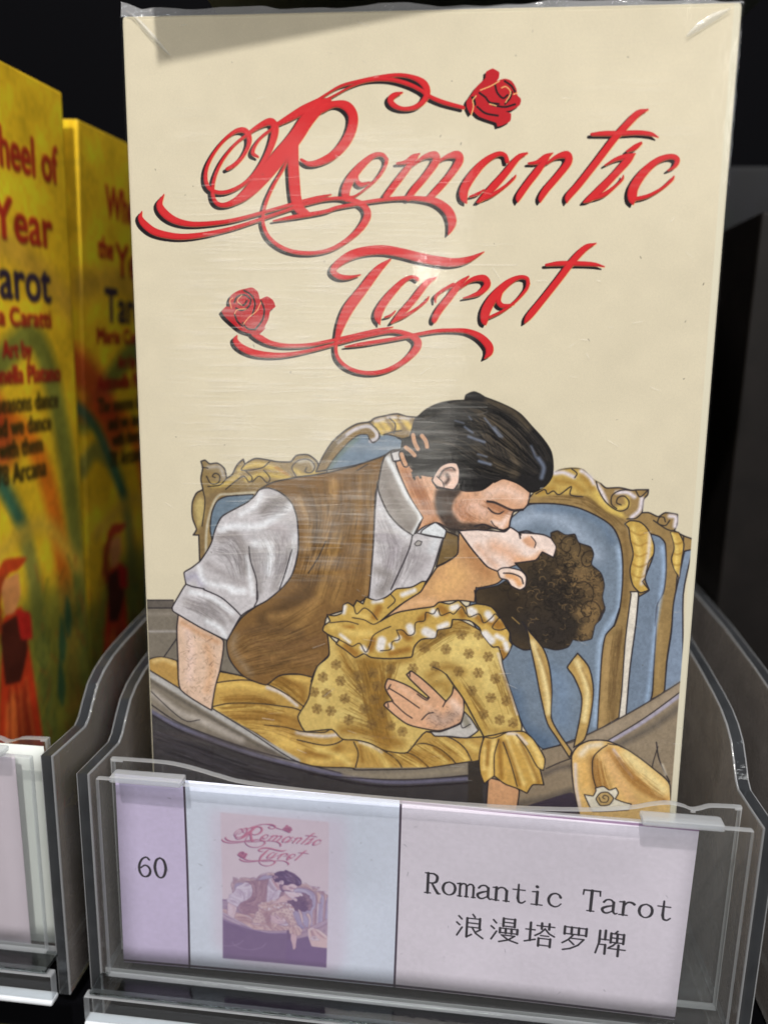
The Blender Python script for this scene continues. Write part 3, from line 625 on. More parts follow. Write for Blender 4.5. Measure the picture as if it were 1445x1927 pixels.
    for k in range(700):
        a = rng.uniform(0, 6.28); rr = rng.uniform(6, 120)
        x, y = cx0 + rr * np.cos(a) * .9 + rng.normal(0, 12), cy0 + rr * np.sin(a) * 1.15 + rng.normal(0, 14)
        r = rng.uniform(3, 9); a0 = rng.uniform(0, 6.28); sp = rng.uniform(1.5, 4)
        arc = [(x + r * np.cos(a0 + sp * t), y + r * .85 * np.sin(a0 + sp * t)) for t in (0, .33, .66, 1)]
        col = (146, 116, 76) if rng.random() < (.42 if x > cx0 + 20 else .2) else (30, 25, 23)
        c.stroke(arc, col, rng.uniform(1.2, 2.4), alpha=.5, clip=m)
    for ctr in ((590, 1210), (640, 1000), (500, 900), (640, 1340), (140, 1230)):
        ctr = A3(ctr)[0]
        c.stroke([(ctr[0] + (4 + 3 * t) * np.cos(t), ctr[1] + (4 + 3.4 * t) * np.sin(t)) for t in np.linspace(0, 7, 14)], (40, 32, 28), 2.4, alpha=.7, clip=m)
    # her ear
    m = P(A3((22, 1065), (50, 1045), (100, 1042), (180, 1062), (216, 1105), (210, 1170), (172, 1192), (115, 1165), (88, 1125), (40, 1112)), (240, 214, 200), line=INK, keep=True, lw=2.8)
    soft(A3((90, 1095), (140, 1110), (170, 1150)), (214, 150, 96), 12, .8, 6, m)
    L(A3((62, 1078), (120, 1082), (180, 1108), (195, 1150)), 3.2)
    # ------ bodice and sleeve
    yel = (208, 178, 106)
    bod = A5((130, 330), (142, 480), (62, 562), (20, 680), (0, 780), (-70, 900), (-20, 1000), (160, 985), (232, 1050), (330, 1058), (420, 1080), (530, 1130), (672, 1142), (800, 1000), (1000, 1040), (1190, 1035), (1445, 1015), (1448, 950), (1400, 800), (1322, 560), (1300, 420), (1180, 320), (980, 230), (730, 380), (400, 470), (200, 400))
    m = P(bod, yel, line=INK, keep=True)
    for p, w, a in (((420, 560), (460, 720), (480, 900), (520, 1080)), 90, .75), (((220, 420), (270, 560), (330, 600)), 30, .7), (((330, 520), (520, 540), (680, 500)), 36, .7), (((240, 990), (400, 1000), (620, 1080)), 46, .75), (((820, 620), (940, 560), (1040, 600)), 26, .75), (((980, 640), (1080, 800), (1190, 960)), 18, .6), (((760, 420), (830, 350), (1000, 260), (1120, 280)), 24, .7), (((1200, 980), (1300, 1000), (1400, 980)), 18, .6), (((1370, 750), (1420, 900)), 14, .5), (((850, 680), (930, 680), (940, 720)), 30, .7):
        soft(A5(*p), (146, 106, 46), w * .5, a, 20, m)
    for p, w in (((80, 560), (120, 680), (100, 800)), 26), (((900, 400), (1050, 400), (1150, 400)), 36), (((1000, 480), (1200, 560), (1230, 700)), 36), (((1260, 480), (1340, 700), (1390, 900)), 12), (((180, 880), (320, 880)), 26), (((620, 570), (700, 560)), 12):
        soft(A5(*p), (226, 200, 126), w * .7, .75, 18, m)
    soft(A5((1290, 470), (1340, 650), (1420, 880)), (222, 210, 210), 5, .8, 5, m)
    BR = [(120, 84, 34), (104, 74, 32), (138, 100, 46)]
    hatch([A5((300, 520), (360, 700), (400, 900), (440, 1060)), A5((440, 540), (480, 720), (500, 900), (560, 1090)), A5((600, 520), (560, 620), (540, 660))], 260, BR, m, .42)
    hatch([A5((220, 420), (280, 540), (320, 640)), A5((260, 1000), (420, 1040), (600, 1100))], 100, BR, m, .45)
    hatch([A5((740, 440), (860, 350), (1000, 280), (1130, 300)), A5((760, 480), (880, 400), (1000, 330), (1120, 340))], 80, BR, m, .4)
    hatch([A5((1000, 680), (1100, 820), (1190, 960)), A5((1060, 660), (1160, 800), (1250, 960))], 80, BR, m, .35)
    hatch([A5((1290, 520), (1370, 740), (1430, 940)), A5((1240, 560), (1310, 740), (1380, 960))], 60, BR, m, .3)
    for fx, fy in ((100, 630), (220, 655), (40, 730), (125, 742), (250, 775), (60, 845), (155, 860), (380, 845), (275, 920), (430, 950), (340, 620), (440, 600), (360, 705), (470, 690), (790, 430), (935, 440), (1040, 340), (1090, 470), (1222, 490), (860, 555), (710, 570), (1020, 590), (1155, 600), (1270, 640), (1110, 722), (1240, 770), (1190, 880), (1300, 920), (1345, 790), (560, 575), (500, 870), (560, 960), (190, 545), (1160, 340), (640, 1000), (450, 780), (1390, 940), (900, 330)):
        X, Y = A5((fx, fy))[0]
        for k in range(6):
            a = k * 1.047 + fx
            P([(X + 7 * np.cos(a) + 3.6 * np.cos(b), Y + 7 * np.sin(a) + 3.6 * np.sin(b)) for b in np.linspace(0, 6.28, 7)[:-1]], (128, 98, 56), alpha=.62, clip=m)
        P([(X + 4 * np.cos(b), Y + 4 * np.sin(b)) for b in np.linspace(0, 6.28, 7)[:-1]], (112, 84, 48), alpha=.6, clip=m)
        for k in range(4):
            a = rng.uniform(0, 6.28)
            c.stroke([(X, Y), (X + 10 * np.cos(a), Y + 10 * np.sin(a))], (88, 64, 38), 1.2, alpha=.5, clip=m)
    # ruffled neckline
    ruf = A5((100, 312), (108, 280), (148, 250), (128, 205), (180, 212), (232, 192), (238, 142), (270, 124), (308, 148), (330, 108), (372, 132), (392, 84), (460, 108), (520, 90), (556, 66), (600, 30), (700, 18), (772, -20), (800, -20), (762, 50), (620, 142), (490, 250), (600, 192), (740, 166), (850, 150), (890, 120), (960, 132), (1022, 108), (1070, 150), (1140, 132), (1240, 150), (1300, 220), (1342, 290), (1368, 330), (1366, 380), (1384, 410), (1352, 480), (1322, 512), (1292, 424), (1250, 424), (1182, 340), (1160, 292), (1092, 245), (980, 238), (968, 292), (880, 308), (862, 362), (772, 372), (722, 420), (702, 492), (560, 504), (430, 496), (380, 470), (320, 496), (260, 450), (190, 402), (210, 372), (140, 342))
    m = P(ruf, (198, 162, 86), smooth=True, line=INK, keep=True)
    for p, w in (((440, 380), (420, 440)), 14), (((640, 330), (680, 360)), 16), (((760, 240), (800, 210)), 14), (((900, 160), (930, 190)), 16), (((1030, 160), (1050, 210)), 14), (((1250, 250), (1300, 280)), 20), (((1150, 220), (1180, 250)), 12), (((260, 420), (320, 470)), 14), (((480, 160), (450, 220)), 14), (((560, 470), (680, 440)), 12), (((200, 300), (300, 290)), 8), (((1320, 440), (1330, 490)), 12):
        soft(A5(*p), (150, 102, 44), w, .8, 8, m)
    for p, w in (((500, 380), (490, 430)), 22), (((690, 290), (700, 320)), 20), (((620, 360), (600, 380)), 10), (((800, 320), (840, 340)), 24), (((850, 185), (870, 200)), 16), (((980, 160), (1010, 150)), 16), (((1105, 180), (1120, 190)), 22), (((1220, 200), (1240, 230)), 18), (((1200, 340), (1240, 380)), 22), (((1340, 400), (1350, 440)), 14), (((890, 290), (940, 270)), 14), (((370, 430), (390, 450)), 14), (((250, 150), (240, 190)), 10), (((440, 120), (500, 110)), 9), (((640, 70), (720, 40)), 12), (((220, 340), (280, 390)), 8), (((1280, 350), (1320, 370)), 12), (((555, 410), (570, 430)), 10):
        soft(A5(*p), (232, 226, 226), w * .85, .95, 6, m)
    for p, w in (((160, 280), (300, 330), (420, 330)), 14), (((300, 200), (400, 220)), 10):
        soft(A5(*p), (224, 192, 112), w, .8, 8, m)
    for p in ((490, 250), (440, 270), (380, 240), (300, 225)), ((420, 410), (440, 350), (500, 310), (560, 285)), ((600, 310), (640, 310), (680, 345), (720, 330), (730, 260), (790, 245), (800, 190), (850, 200), (880, 160), (900, 210), (960, 190), (990, 200), (1040, 150), (1070, 200)), \
            ((1070, 150), (1090, 220), (1160, 200), (1190, 260), (1240, 230), (1270, 200), (1300, 230)), ((1300, 220), (1250, 290), (1300, 310), (1360, 290)), ((200, 370), (260, 400), (300, 420), (350, 400), (390, 460), (420, 410)), ((310, 150), (330, 200), (380, 160), (430, 190), (470, 240)), ((150, 260), (260, 250), (340, 270)), ((600, 310), (620, 370), (570, 390), (560, 440), (490, 450)), ((560, 66), (590, 110), (540, 160)):
        L(A5(*p), 2.4)
    # ------ his hand
    m = P(A5((522, 690), (540, 642), (585, 650), (690, 695), (800, 772), (822, 768), (770, 720), (690, 642), (668, 612), (700, 588), (762, 632), (850, 710), (935, 795), (975, 745), (985, 695), (1052, 770), (1054, 870), (1030, 942), (900, 992), (800, 982), (680, 952), (592, 892), (515, 822), (530, 800), (575, 792), (535, 730)), (218, 168, 134), smooth=True, line=INK, lw=3.4, keep=True)
    soft(A5((850, 900), (920, 930), (1000, 880)), (176, 150, 138), 26, .75, 20, m)
    soft(A5((980, 800), (1030, 850)), (236, 204, 186), 16, .8, 12, m)
    soft(A5((620, 690), (740, 780), (830, 840)), (232, 188, 158), 9, .7, 8, m)
    for p in ((550, 705), (640, 760), (755, 840)), ((575, 800), (650, 870), (705, 908)), ((822, 768), (800, 785), (740, 745)), ((770, 920), (810, 880), (850, 870)), ((935, 790), (915, 830)), ((690, 590), (690, 625)), ((560, 680), (540, 715)), ((540, 808), (545, 835)):
        L(A5(*p), 3)
    for k in range(60):
        x, y = rng.uniform(810, 1030), rng.uniform(830, 980)
        c.stroke(A5((x, y), (x + rng.uniform(-20, 24), y + rng.uniform(-6, 20))), (90, 70, 62), 1.2, alpha=.45, clip=m)
    m = P(A5((830, 998), (900, 1000), (1035, 945), (1060, 865), (1105, 912), (1155, 992), (1080, 1042), (960, 1032), (860, 1030)), (196, 190, 186), line=INK, keep=True)
    soft(A5((1060, 900), (1080, 950)), (136, 128, 112), 14, .8, 8, m)
    L(A5((1035, 945), (1050, 975), (1100, 950)), 2.4)
    P(A5((1000, 640), (1060, 700), (1130, 830), (1215, 1010), (1190, 1040), (1120, 910), (1050, 780), (985, 690)), (196, 160, 84), smooth=True)
    L(A5((938, 612), (985, 680), (1055, 780), (1125, 910), (1196, 1042)), 3.8)
    L(A5((845, 560), (900, 585), (938, 612)), 2.6)
    # ------ her wrist, cuff ruffle
    P(A6((140, 1240), (250, 1270), (348, 1325), (330, 1470), (300, 1640), (290, 1760), (240, 1850), (190, 1830), (180, 1740), (160, 1600), (126, 1470)), (206, 156, 116), line=INK)
    m = P(A6((112, 965), (180, 950), (270, 930), (380, 928), (452, 990), (522, 1110), (512, 1192), (490, 1182), (516, 1290), (440, 1290), (402, 1346), (330, 1312), (250, 1282), (178, 1230), (112, 1282), (82, 1200), (80, 1080)), (200, 160, 84), smooth=True, line=INK, keep=True)
    for p, w in (((180, 990), (160, 1100), (150, 1230)), 10), (((260, 960), (300, 1100), (380, 1280)), 10), (((310, 950), (400, 1080), (460, 1250)), 12), (((420, 990), (480, 1090), (500, 1160)), 12), (((120, 1040), (110, 1180)), 8):
        soft(A6(*p), (238, 208, 132), w, .85, 8, m)
    for p, w in (((215, 990), (220, 1120), (230, 1240)), 9), (((250, 1000), (310, 1150), (350, 1290)), 8), (((360, 1000), (430, 1150), (480, 1270)), 8), (((140, 1000), (130, 1150)), 7):
        soft(A6(*p), (140, 98, 42), w, .75, 7, m)
    soft(A6((270, 940), (340, 950), (400, 1010)), (226, 214, 216), 6, .9, 5, m)
    for p in ((210, 980), (180, 1090), (180, 1225)), ((240, 1000), (290, 1140), (335, 1300)), ((330, 950), (400, 1040), (460, 1150), (490, 1185)), ((110, 965), (180, 970), (270, 930)):
        L(A6(*p), 2.6)
    # ------ ribbons
    for rb, hi in ((A6((368, 180), (420, 250), (510, 360), (552, 480), (570, 640), (566, 830), (620, 940), (704, 1060), (690, 1104), (610, 980), (540, 870), (495, 690), (462, 520), (432, 380), (405, 250)), A6((440, 320), (500, 480), (540, 680), (548, 800))),
                   (A6((675, 490), (745, 395), (822, 490), (852, 640), (832, 830), (792, 980), (718, 1035), (762, 830), (772, 690), (722, 560)), A6((740, 450), (790, 560), (812, 680), (790, 850)))):
        m = P(rb, (186, 152, 92), line=INK, keep=True)
        soft(hi, (234, 212, 156), 11, .9, 8, m)
        soft([(p[0] + 10, p[1] + 14) for p in hi], (142, 106, 58), 5, .6, 5, m)
    L(A6((300, 150), (350, 195)), 3, (150, 120, 70))
    # ------ hat
    m = P(A6((704, 1100), (742, 1032), (822, 990), (932, 988), (1000, 1010), (1100, 1062), (1250, 1172), (1372, 1292), (1390, 1750), (830, 1700), (722, 1330)), (222, 182, 116), line=INK, lw=3.4, keep=True)
    soft(A6((850, 1120), (860, 1250), (900, 1360)), (150, 108, 60), 18, .8, 14, m)
    soft(A6((960, 1060), (1060, 1200), (1170, 1310), (1330, 1390)), (164, 116, 62), 14, .8, 12, m)
    soft(A6((940, 1100), (1020, 1250), (1120, 1400)), (226, 180, 124), 22, .8, 16, m)
    soft(A6((1080, 1090), (1180, 1180), (1320, 1320)), (240, 216, 156), 26, .9, 18, m)
    soft(A6((770, 1080), (820, 1030), (900, 1015)), (236, 220, 196), 12, .9, 10, m)
    soft(A6((730, 1150), (735, 1300), (760, 1440)), (214, 204, 210), 6, .9, 6, m)
    soft(A6((990, 1050), (1080, 1190), (1120, 1240)), (206, 190, 206), 5, .8, 5, m)
    soft(A6((790, 1150), (800, 1280)), (226, 178, 104), 16, .7, 12, m)
    hatch([A6((860, 1130), (870, 1260), (920, 1400)), A6((900, 1100), (930, 1240), (980, 1380))], 60, [(150, 104, 52), (176, 128, 70)], m, .4)
    hatch([A6((980, 1080), (1090, 1230), (1300, 1390)), A6((1010, 1070), (1130, 1210), (1330, 1360))], 80, [(150, 104, 52), (176, 128, 70)], m, .4)
    L(A6((945, 1020), (900, 1050), (850, 1110), (848, 1220), (870, 1310)), 2.8)
    L(A6((950, 1010), (1020, 1020)), 2.6)
    for p in ((790, 1355), (850, 1365), (870, 1330), (865, 1312), (920, 1300), (960, 1325), (1005, 1310), (1022, 1345), (1000, 1385), (1050, 1405), (1110, 1420), (1090, 1460), (850, 1470)),:
        m = P(A6(*p), (222, 214, 196), line=INK, lw=2.6, keep=True)
    P(A6((870, 1385), (900, 1345), (950, 1340), (990, 1380), (960, 1425), (900, 1430)), (190, 160, 108), line=INK, lw=2.4)
    L(A6((930, 1385), (915, 1375), (930, 1360), (955, 1375), (945, 1405), (905, 1405), (890, 1375)), 2.2)


def paint_cover():
    """front of the carton: cream board, script title, painted couple"""
    rng = np.random.default_rng(7)
    W, Hh = int(BOX_W * PX), int(BOX_H * PX)
    c = Canvas(W, Hh, H_COVER, (216, 204, 179))
    c.a *= (1 + 0.030 * (vnoise(Hh, W, 160, 160, rng) - .5) + 0.02 * (vnoise(Hh, W, 30, 34, rng) - .5))[..., None]
    st = c.a.copy()
    paint_scene(c, rng)
    # fine printing screen inside the picture only
    d = np.abs(c.a - st).max(2)
    inside = np.clip(d * 30, 0, 1)
    yy, xx = np.mgrid[0:Hh, 0:W].astype(np.float32)
    scr = np.sin((xx + yy) * 1.55) * np.sin((xx - yy) * 1.55)
    c.a *= (1 + inside * (0.030 * scr + 0.10 * (rng.random((Hh, W)).astype(np.float32) - .5) + .10 * (vnoise(Hh, W, 5, 5, rng) - .5) + .05 * (vnoise(Hh, W, 14, 12, rng) - .5) + .06 * (vnoise(Hh, W, 60, 60, rng) - .5)))[..., None]
    b = np.stack([blur(np.ascontiguousarray(c.a[..., k]), 1) for k in range(3)], 2)
    c.a = c.a * .55 + b * .45
    paint_title(c)
    c.a *= (1 + 0.045 * (rng.random((Hh, W)).astype(np.float32) - .5))[..., None]
    # specks of dirt
    for k in range(60):
        x, y = rng.uniform(20, W - 20), rng.uniform(20, Hh - 20)
        x0, y0, M = c.mask_stroke(np.array([[x, y], [x + rng.normal(0, 2), y + rng.normal(0, 3)]]), np.array([1.6, 1.2]))
        c.put(x0, y0, M, (70, 62, 54), rng.uniform(.2, .8))
    # unprinted right edge fold
    fold = np.clip((xx - (W - 1.05 * PX)) / 2.0, 0, 1)[..., None]
    c.a = c.a * (1 - fold) + fold * np.array((218, 210, 188), np.float32) / 255
    fold = np.clip((0.25 * PX - xx) / 2.0, 0, 1)[..., None]
    c.a = c.a * (1 - fold) + fold * np.array((226, 216, 190), np.float32) / 255
    return np.clip(c.a, 0, 1)


GLY = {  # serif typewriter letters in a 50 x 100 cell (baseline 78): vertical strokes thick, joins thin
    'R': [[(10, 20, 3), (30, 20, 3)], [(15, 20, 6), (15, 78, 6)], [(8, 78, 3), (22, 78, 3)], [(15, 21, 3), (28, 21, 4), (37, 28, 6), (36, 42, 6), (28, 48, 4), (15, 48, 3)], [(25, 49, 4), (36, 70, 6), (42, 78, 5)], [(8, 20, 3), (15, 20, 3)], [(38, 78, 3), (46, 78, 3)]],
    'o': [[(25, 40, 3), (36, 46, 5), (40, 59, 6), (36, 72, 5), (25, 78, 3), (14, 72, 5), (10, 59, 6), (14, 46, 5), (25, 40, 3)]],
    'm': [[(2, 42, 3), (9, 41, 4)], [(9, 41, 5), (9, 78, 5)], [(9, 48, 3), (15, 41, 4), (22, 42, 4), (25, 49, 5)], [(25, 48, 5), (25, 78, 5)], [(25, 48, 3), (32, 41, 4), (39, 42, 4), (42, 49, 5)], [(42, 48, 5), (42, 78, 5)], [(4, 78, 3), (14, 78, 3)], [(21, 78, 3), (30, 78, 3)], [(38, 78, 3), (47, 78, 3)]],
    'a': [[(12, 48, 5), (18, 41, 4), (28, 40, 4), (35, 47, 5)], [(35, 46, 6), (35, 72, 6)], [(35, 72, 5), (40, 78, 4), (45, 76, 3)], [(35, 55, 3), (20, 60, 5), (10, 67, 6), (13, 76, 5), (22, 78, 4), (35, 70, 3)]],
    'n': [[(4, 42, 3), (12, 41, 4)], [(12, 41, 6), (12, 78, 6)], [(12, 50, 3), (20, 41, 4), (30, 41, 4), (37, 49, 6)], [(37, 48, 6), (37, 78, 6)], [(5, 78, 3), (19, 78, 3)], [(30, 78, 3), (44, 78, 3)]],
    't': [[(22, 26, 4), (22, 66, 6)], [(22, 65, 6), (25, 76, 5), (33, 78, 4), (40, 72, 3)], [(9, 41, 3), (38, 41, 3)]],
    'i': [[(13, 42, 3), (25, 41, 4)], [(25, 41, 6), (25, 78, 6)], [(12, 78, 3), (38, 78, 3)], [(23, 26, 7), (24, 27, 7)]],
    'c': [[(38, 50, 6), (34, 43, 4), (25, 40, 4), (15, 45, 5), (10, 58, 6), (14, 72, 5), (25, 78, 4), (34, 75, 3), (40, 68, 3)]],
    'T': [[(6, 20, 4), (44, 20, 4)], [(25, 20, 7), (25, 78, 6)], [(6, 20, 4), (5, 33, 3)], [(44, 20, 4), (45, 33, 3)], [(17, 78, 3), (33, 78, 3)]],
    'r': [[(6, 42, 3), (16, 41, 4)], [(16, 41, 6), (16, 78, 6)], [(16, 54, 3), (24, 42, 4), (34, 41, 5), (40, 45, 6)], [(7, 78, 3), (26, 78, 3)]],
    '6': [[(38, 26, 5), (30, 19, 4), (18, 26, 5), (10, 44, 6), (10, 62, 6), (16, 75, 5), (25, 79, 4), (35, 74, 6), (40, 61, 6), (35, 48, 5), (25, 44, 4), (14, 52, 4)]],
    '0': [[(25, 18, 4), (35, 26, 6), (40, 48, 7), (35, 71, 6), (25, 79, 4), (15, 71, 6), (10, 48, 7), (15, 26, 6), (25, 18, 4)]],
}
HAN = [
    [(12, 15, 22, 26), (6, 40, 16, 49), (8, 90, 24, 58), (58, 4, 65, 14), (40, 20, 82, 20), (82, 18, 82, 56), (40, 38, 82, 38), (40, 54, 82, 54), (40, 20, 40, 93), (40, 93, 56, 82), (57, 54, 70, 76), (70, 76, 94, 93), (86, 60, 70, 71)],
    [(12, 15, 22, 26), (6, 40, 16, 49), (8, 90, 24, 58), (45, 6, 82, 6), (82, 5, 82, 36), (45, 5, 45, 36), (45, 20, 82, 20), (45, 35, 82, 35), (34, 44, 92, 44), (35, 44, 35, 62), (92, 44, 92, 62), (34, 61, 92, 61), (54, 44, 54, 62), (73, 44, 73, 62), (40, 70, 84, 70), (84, 70, 64, 87), (64, 87, 34, 97), (44, 72, 64, 87), (64, 87, 95, 96)],
    [(5, 36, 35, 36), (20, 9, 20, 78), (3, 83, 37, 72), (40, 18, 97, 18), (56, 7, 56, 29), (80, 7, 80, 29), (67, 28, 52, 46), (52, 46, 36, 57), (67, 28, 81, 45), (81, 45, 98, 54), (54, 55, 80, 55), (48, 66, 48, 96), (48, 66, 86, 66), (86, 65, 86, 96), (48, 92, 86, 92)],
    [(15, 9, 85, 9), (16, 8, 16, 37), (85, 8, 85, 37), (16, 35, 85, 35), (38, 9, 38, 35), (61, 9, 61, 35), (43, 39, 30, 57), (30, 57, 11, 72), (38, 51, 79, 51), (79, 51, 62, 75), (62, 75, 37, 91), (37, 91, 14, 98), (34, 61, 48, 74)],
    [(14, 8, 14, 52), (14, 52, 5, 95), (32, 5, 32, 40), (14, 40, 43, 40), (14, 60, 34, 60), (34, 60, 34, 95), (69, 3, 62, 13), (50, 14, 90, 14), (50, 13, 50, 49), (90, 13, 90, 49), (50, 30, 90, 30), (50, 47, 90, 47), (70, 14, 70, 47), (68, 47, 58, 60), (58, 60, 46, 69), (43, 72, 98, 72), (76, 56, 76, 98)],
]


def glyphs(c, text, x, y, size, adv, col, alpha=.9):
    for ch in text:
        for s in GLY.get(ch, []):
            c.stroke([(x + p[0] * size / 100, y + p[1] * size / 100, max(p[2] * size / 100 * 1.12, 1.0)) for p in s], col, alpha=alpha)
        x += adv
    return x


def han(c, x, y, size, adv, col, alpha=.9):
    for g in HAN:
        for x0, y0, x1, y1 in g:
            w = 4.8 if abs(y1 - y0) < 2 else (8.0 if abs(x1 - x0) < 2 else 6.0)
            c.stroke([(x + x0 * size / 100, y + y0 * size / 100, w * size / 100), (x + x1 * size / 100, y + y1 * size / 100, w * size / 100)], col, alpha=alpha)
        x += adv


def shrink(img, w, h):
    H0, W0 = img.shape[:2]
    cy = np.linspace(0, H0, h + 1).astype(int); cx = np.linspace(0, W0, w + 1).astype(int)
    s = np.add.reduceat(np.add.reduceat(img, cy[:-1], 0), cx[:-1], 1)
    n = np.diff(cy)[:, None, None] * np.diff(cx)[None, :, None]
    return (s / n).astype(np.float32)


LAB_W, LAB_H, LPX = 74.6, 28.8, 15.0


def paint_label(cover):
    rng = np.random.default_rng(3)
    W, Hh = int(LAB_W * LPX), int(LAB_H * LPX)
    c = Canvas(W, Hh, np.eye(3), (204, 196, 208))
    s = LPX
    X1, X2 = 9.4 * s, 37.9 * s
    x = np.arange(W)[None, :, None]
    a = c.a
    a[:] = np.where(x < X1, np.array((216, 200, 236)) / 255, np.where(x < X2, np.array((224, 228, 248)) / 255, np.array((232, 221, 236)) / 255))
    a *= (1 + .05 * (vnoise(Hh, W, 90, 120, rng) - .5) + -.0 + .03 * (vnoise(Hh, W, 6, 7, rng) - .5) + .03 * (rng.random((Hh, W)) - .5))[..., None]
    # faded ink halo round the small picture
    px, py, pw, ph = 14.0 * s, 4.1 * s, 14.9 * s, 23.0 * s
    c.poly([(px - 16, py), (px + pw + 30, py - 10), (px + pw + 34, py + ph - 30), (px + pw, py + ph + 12), (px + 40, py + ph + 8), (px - 14, py + ph - 40)], (224, 200, 224), alpha=.5, feather=12)
    sm = shrink(cover[: int(cover.shape[0])], int(pw), int(ph))
    lum = sm.mean(2, keepdims=True)
    sat = sm - lum
    lum = np.clip((lum - .1) / .72, 0, 1)
    sm = np.array((.27, .19, .38)) * (1 - lum) + np.array((.87, .80, .87)) * lum + sat * np.array((.6, .4, .5))
    sm = np.clip(sm * (np.array((1.0, .86, .98)) * (1 - lum) + np.array((1.0, .985, 1.02)) * lum), 0, 1)
    pad = np.pad(sm.astype(np.float32), ((4, 4), (4, 4), (0, 0)), mode='edge')
    sm = np.stack([blur(np.ascontiguousarray(pad[..., k]), 1) for k in range(3)], 2)[4:-4, 4:-4]
    m = int(py); n = int(px)
    al = blur(np.pad(np.ones(sm.shape[:2], np.float32)[3:-3, 3:-3], 3), 1)[..., None] * (.80 - .34 * lum)   # pale ink hardly covers the paper
    a[m:m + sm.shape[0], n:n + sm.shape[1]] += al * (sm - a[m:m + sm.shape[0], n:n + sm.shape[1]])
    ink = (62, 46, 66)
    for xx in (X1, X2):
        c.stroke([(xx, 0, 4.2), (xx + 1, Hh, 4.2)], ink)
    c.stroke([(0, Hh - 4, 5), (W, Hh - 4, 5)], ink)
    c.stroke([(X2, 3, 5), (W, 5, 6)], (120, 84, 122), alpha=.8)
    glyphs(c, '60', 2.3 * s, 11.1 * s, 5.0 * s, 2.15 * s, (26, 20, 32), .97)
    glyphs(c, 'Romantic Tarot', 41.0 * s, 9.7 * s, 5.3 * s, 2.26 * s, (26, 20, 32), .97)
    han(c, 45.6 * s, 16.3 * s, 3.95 * s, 4.5 * s, (26, 20, 32), .97)
    for k in range(40):
        u, v = rng.uniform(0, W), rng.uniform(0, Hh)
        c.stroke([(u, v, 1.4), (u + rng.normal(0, 4), v + rng.normal(0, 5), 1.0)], (110, 104, 122), alpha=rng.uniform(.2, .6))
    return np.clip(c.a, 0, 1)


def paint_wear_glare():
    """rubbed places, scratches and painted glare of the clear wrap: 0 = clean film, 1 = white"""
    rng = np.random.default_rng(11)
    W, Hh = int(BOX_W * PX / 1.5), int(BOX_H * PX / 1.5)
    q = PX / 1.5
    m = np.zeros((Hh, W), np.float32)
    c = Canvas(W, Hh, np.diag([1 / 1.5, 1 / 1.5, 1]) @ H_COVER, (0, 0, 0))
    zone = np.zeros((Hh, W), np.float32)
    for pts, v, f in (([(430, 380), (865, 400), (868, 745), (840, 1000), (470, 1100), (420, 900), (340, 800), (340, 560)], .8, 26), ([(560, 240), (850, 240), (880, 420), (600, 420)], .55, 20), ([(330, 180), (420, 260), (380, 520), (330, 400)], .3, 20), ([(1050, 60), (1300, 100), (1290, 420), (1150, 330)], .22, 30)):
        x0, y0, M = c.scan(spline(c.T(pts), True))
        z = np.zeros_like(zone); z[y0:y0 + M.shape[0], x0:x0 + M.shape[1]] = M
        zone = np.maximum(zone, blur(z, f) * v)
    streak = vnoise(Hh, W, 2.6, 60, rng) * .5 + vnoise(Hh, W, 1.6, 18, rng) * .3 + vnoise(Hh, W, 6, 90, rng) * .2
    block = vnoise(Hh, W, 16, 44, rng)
    m += zone * (.20 * np.clip(block * 2 - .6, 0, 1) + .42 * np.clip((streak - .48) * 3, 0, 1) * (0.3 + block * .9))  # pale blocks and streaks paint the glare patch along with the rubbing
    for k in range(90):
        u, v = rng.uniform(330, 870), rng.uniform(300, 1050)
        l = rng.uniform(20, 150)
        P = c.T([(u, v), (u + l * .5, v - rng.normal(1, 1)), (u + l, v - rng.normal(3, 2))])
        x0, y0, M = c.mask_stroke(P, np.array([.7, 1.1, .6]))
        m[y0:y0 + M.shape[0], x0:x0 + M.shape[1]] = np.maximum(m[y0:y0 + M.shape[0], x0:x0 + M.shape[1]], M * rng.uniform(.1, .5))
    for k in range(90):
        u, v = rng.uniform(250, 1370), rng.uniform(40, 1500)
        a = rng.normal(.2, .5); l = rng.uniform(3, 26)
        P = c.T([(u, v), (u + l * np.cos(a), v + l * np.sin(a))])
        x0, y0, M = c.mask_stroke(P, np.array([1.0, .6]))
        m[y0:y0 + M.shape[0], x0:x0 + M.shape[1]] = np.maximum(m[y0:y0 + M.shape[0], x0:x0 + M.shape[1]], M * rng.uniform(.15, .6))
    return np.clip(m, 0, 1)
# ---------------------------------------------------------------- camera, world, lamps, exposure
scene = bpy.context.scene
C = scene.collection
cam_d = bpy.data.cameras.new('camera')
cam = bpy.data.objects.new('camera', cam_d); C.objects.link(cam)
cam_d.sensor_fit = 'VERTICAL'; cam_d.sensor_height = 36.0; cam_d.sensor_width = 27.0
cam_d.lens = F_PX / IMG_H * 36.0
cam_d.clip_start = 0.005; cam_d.clip_end = 20
M = Matrix.Identity(4)
for r in range(3):
    M[r][0], M[r][1], M[r][2], M[r][3] = CAM_AX[r, 0], -CAM_AX[r, 1], -CAM_AX[r, 2], CAM_POS[r] * MM
cam.matrix_world = M
cam_d.dof.use_dof = True
cam_d.dof.focus_distance = 0.0985
cam_d.dof.aperture_fstop = 13.0
scene.camera = cam

world = bpy.data.worlds.new('World'); scene.world = world; world.use_nodes = True
bg = world.node_tree.nodes['Background']
bg.inputs[0].default_value = (1.0, 0.97, 0.94, 1); bg.inputs[1].default_value = 0.15


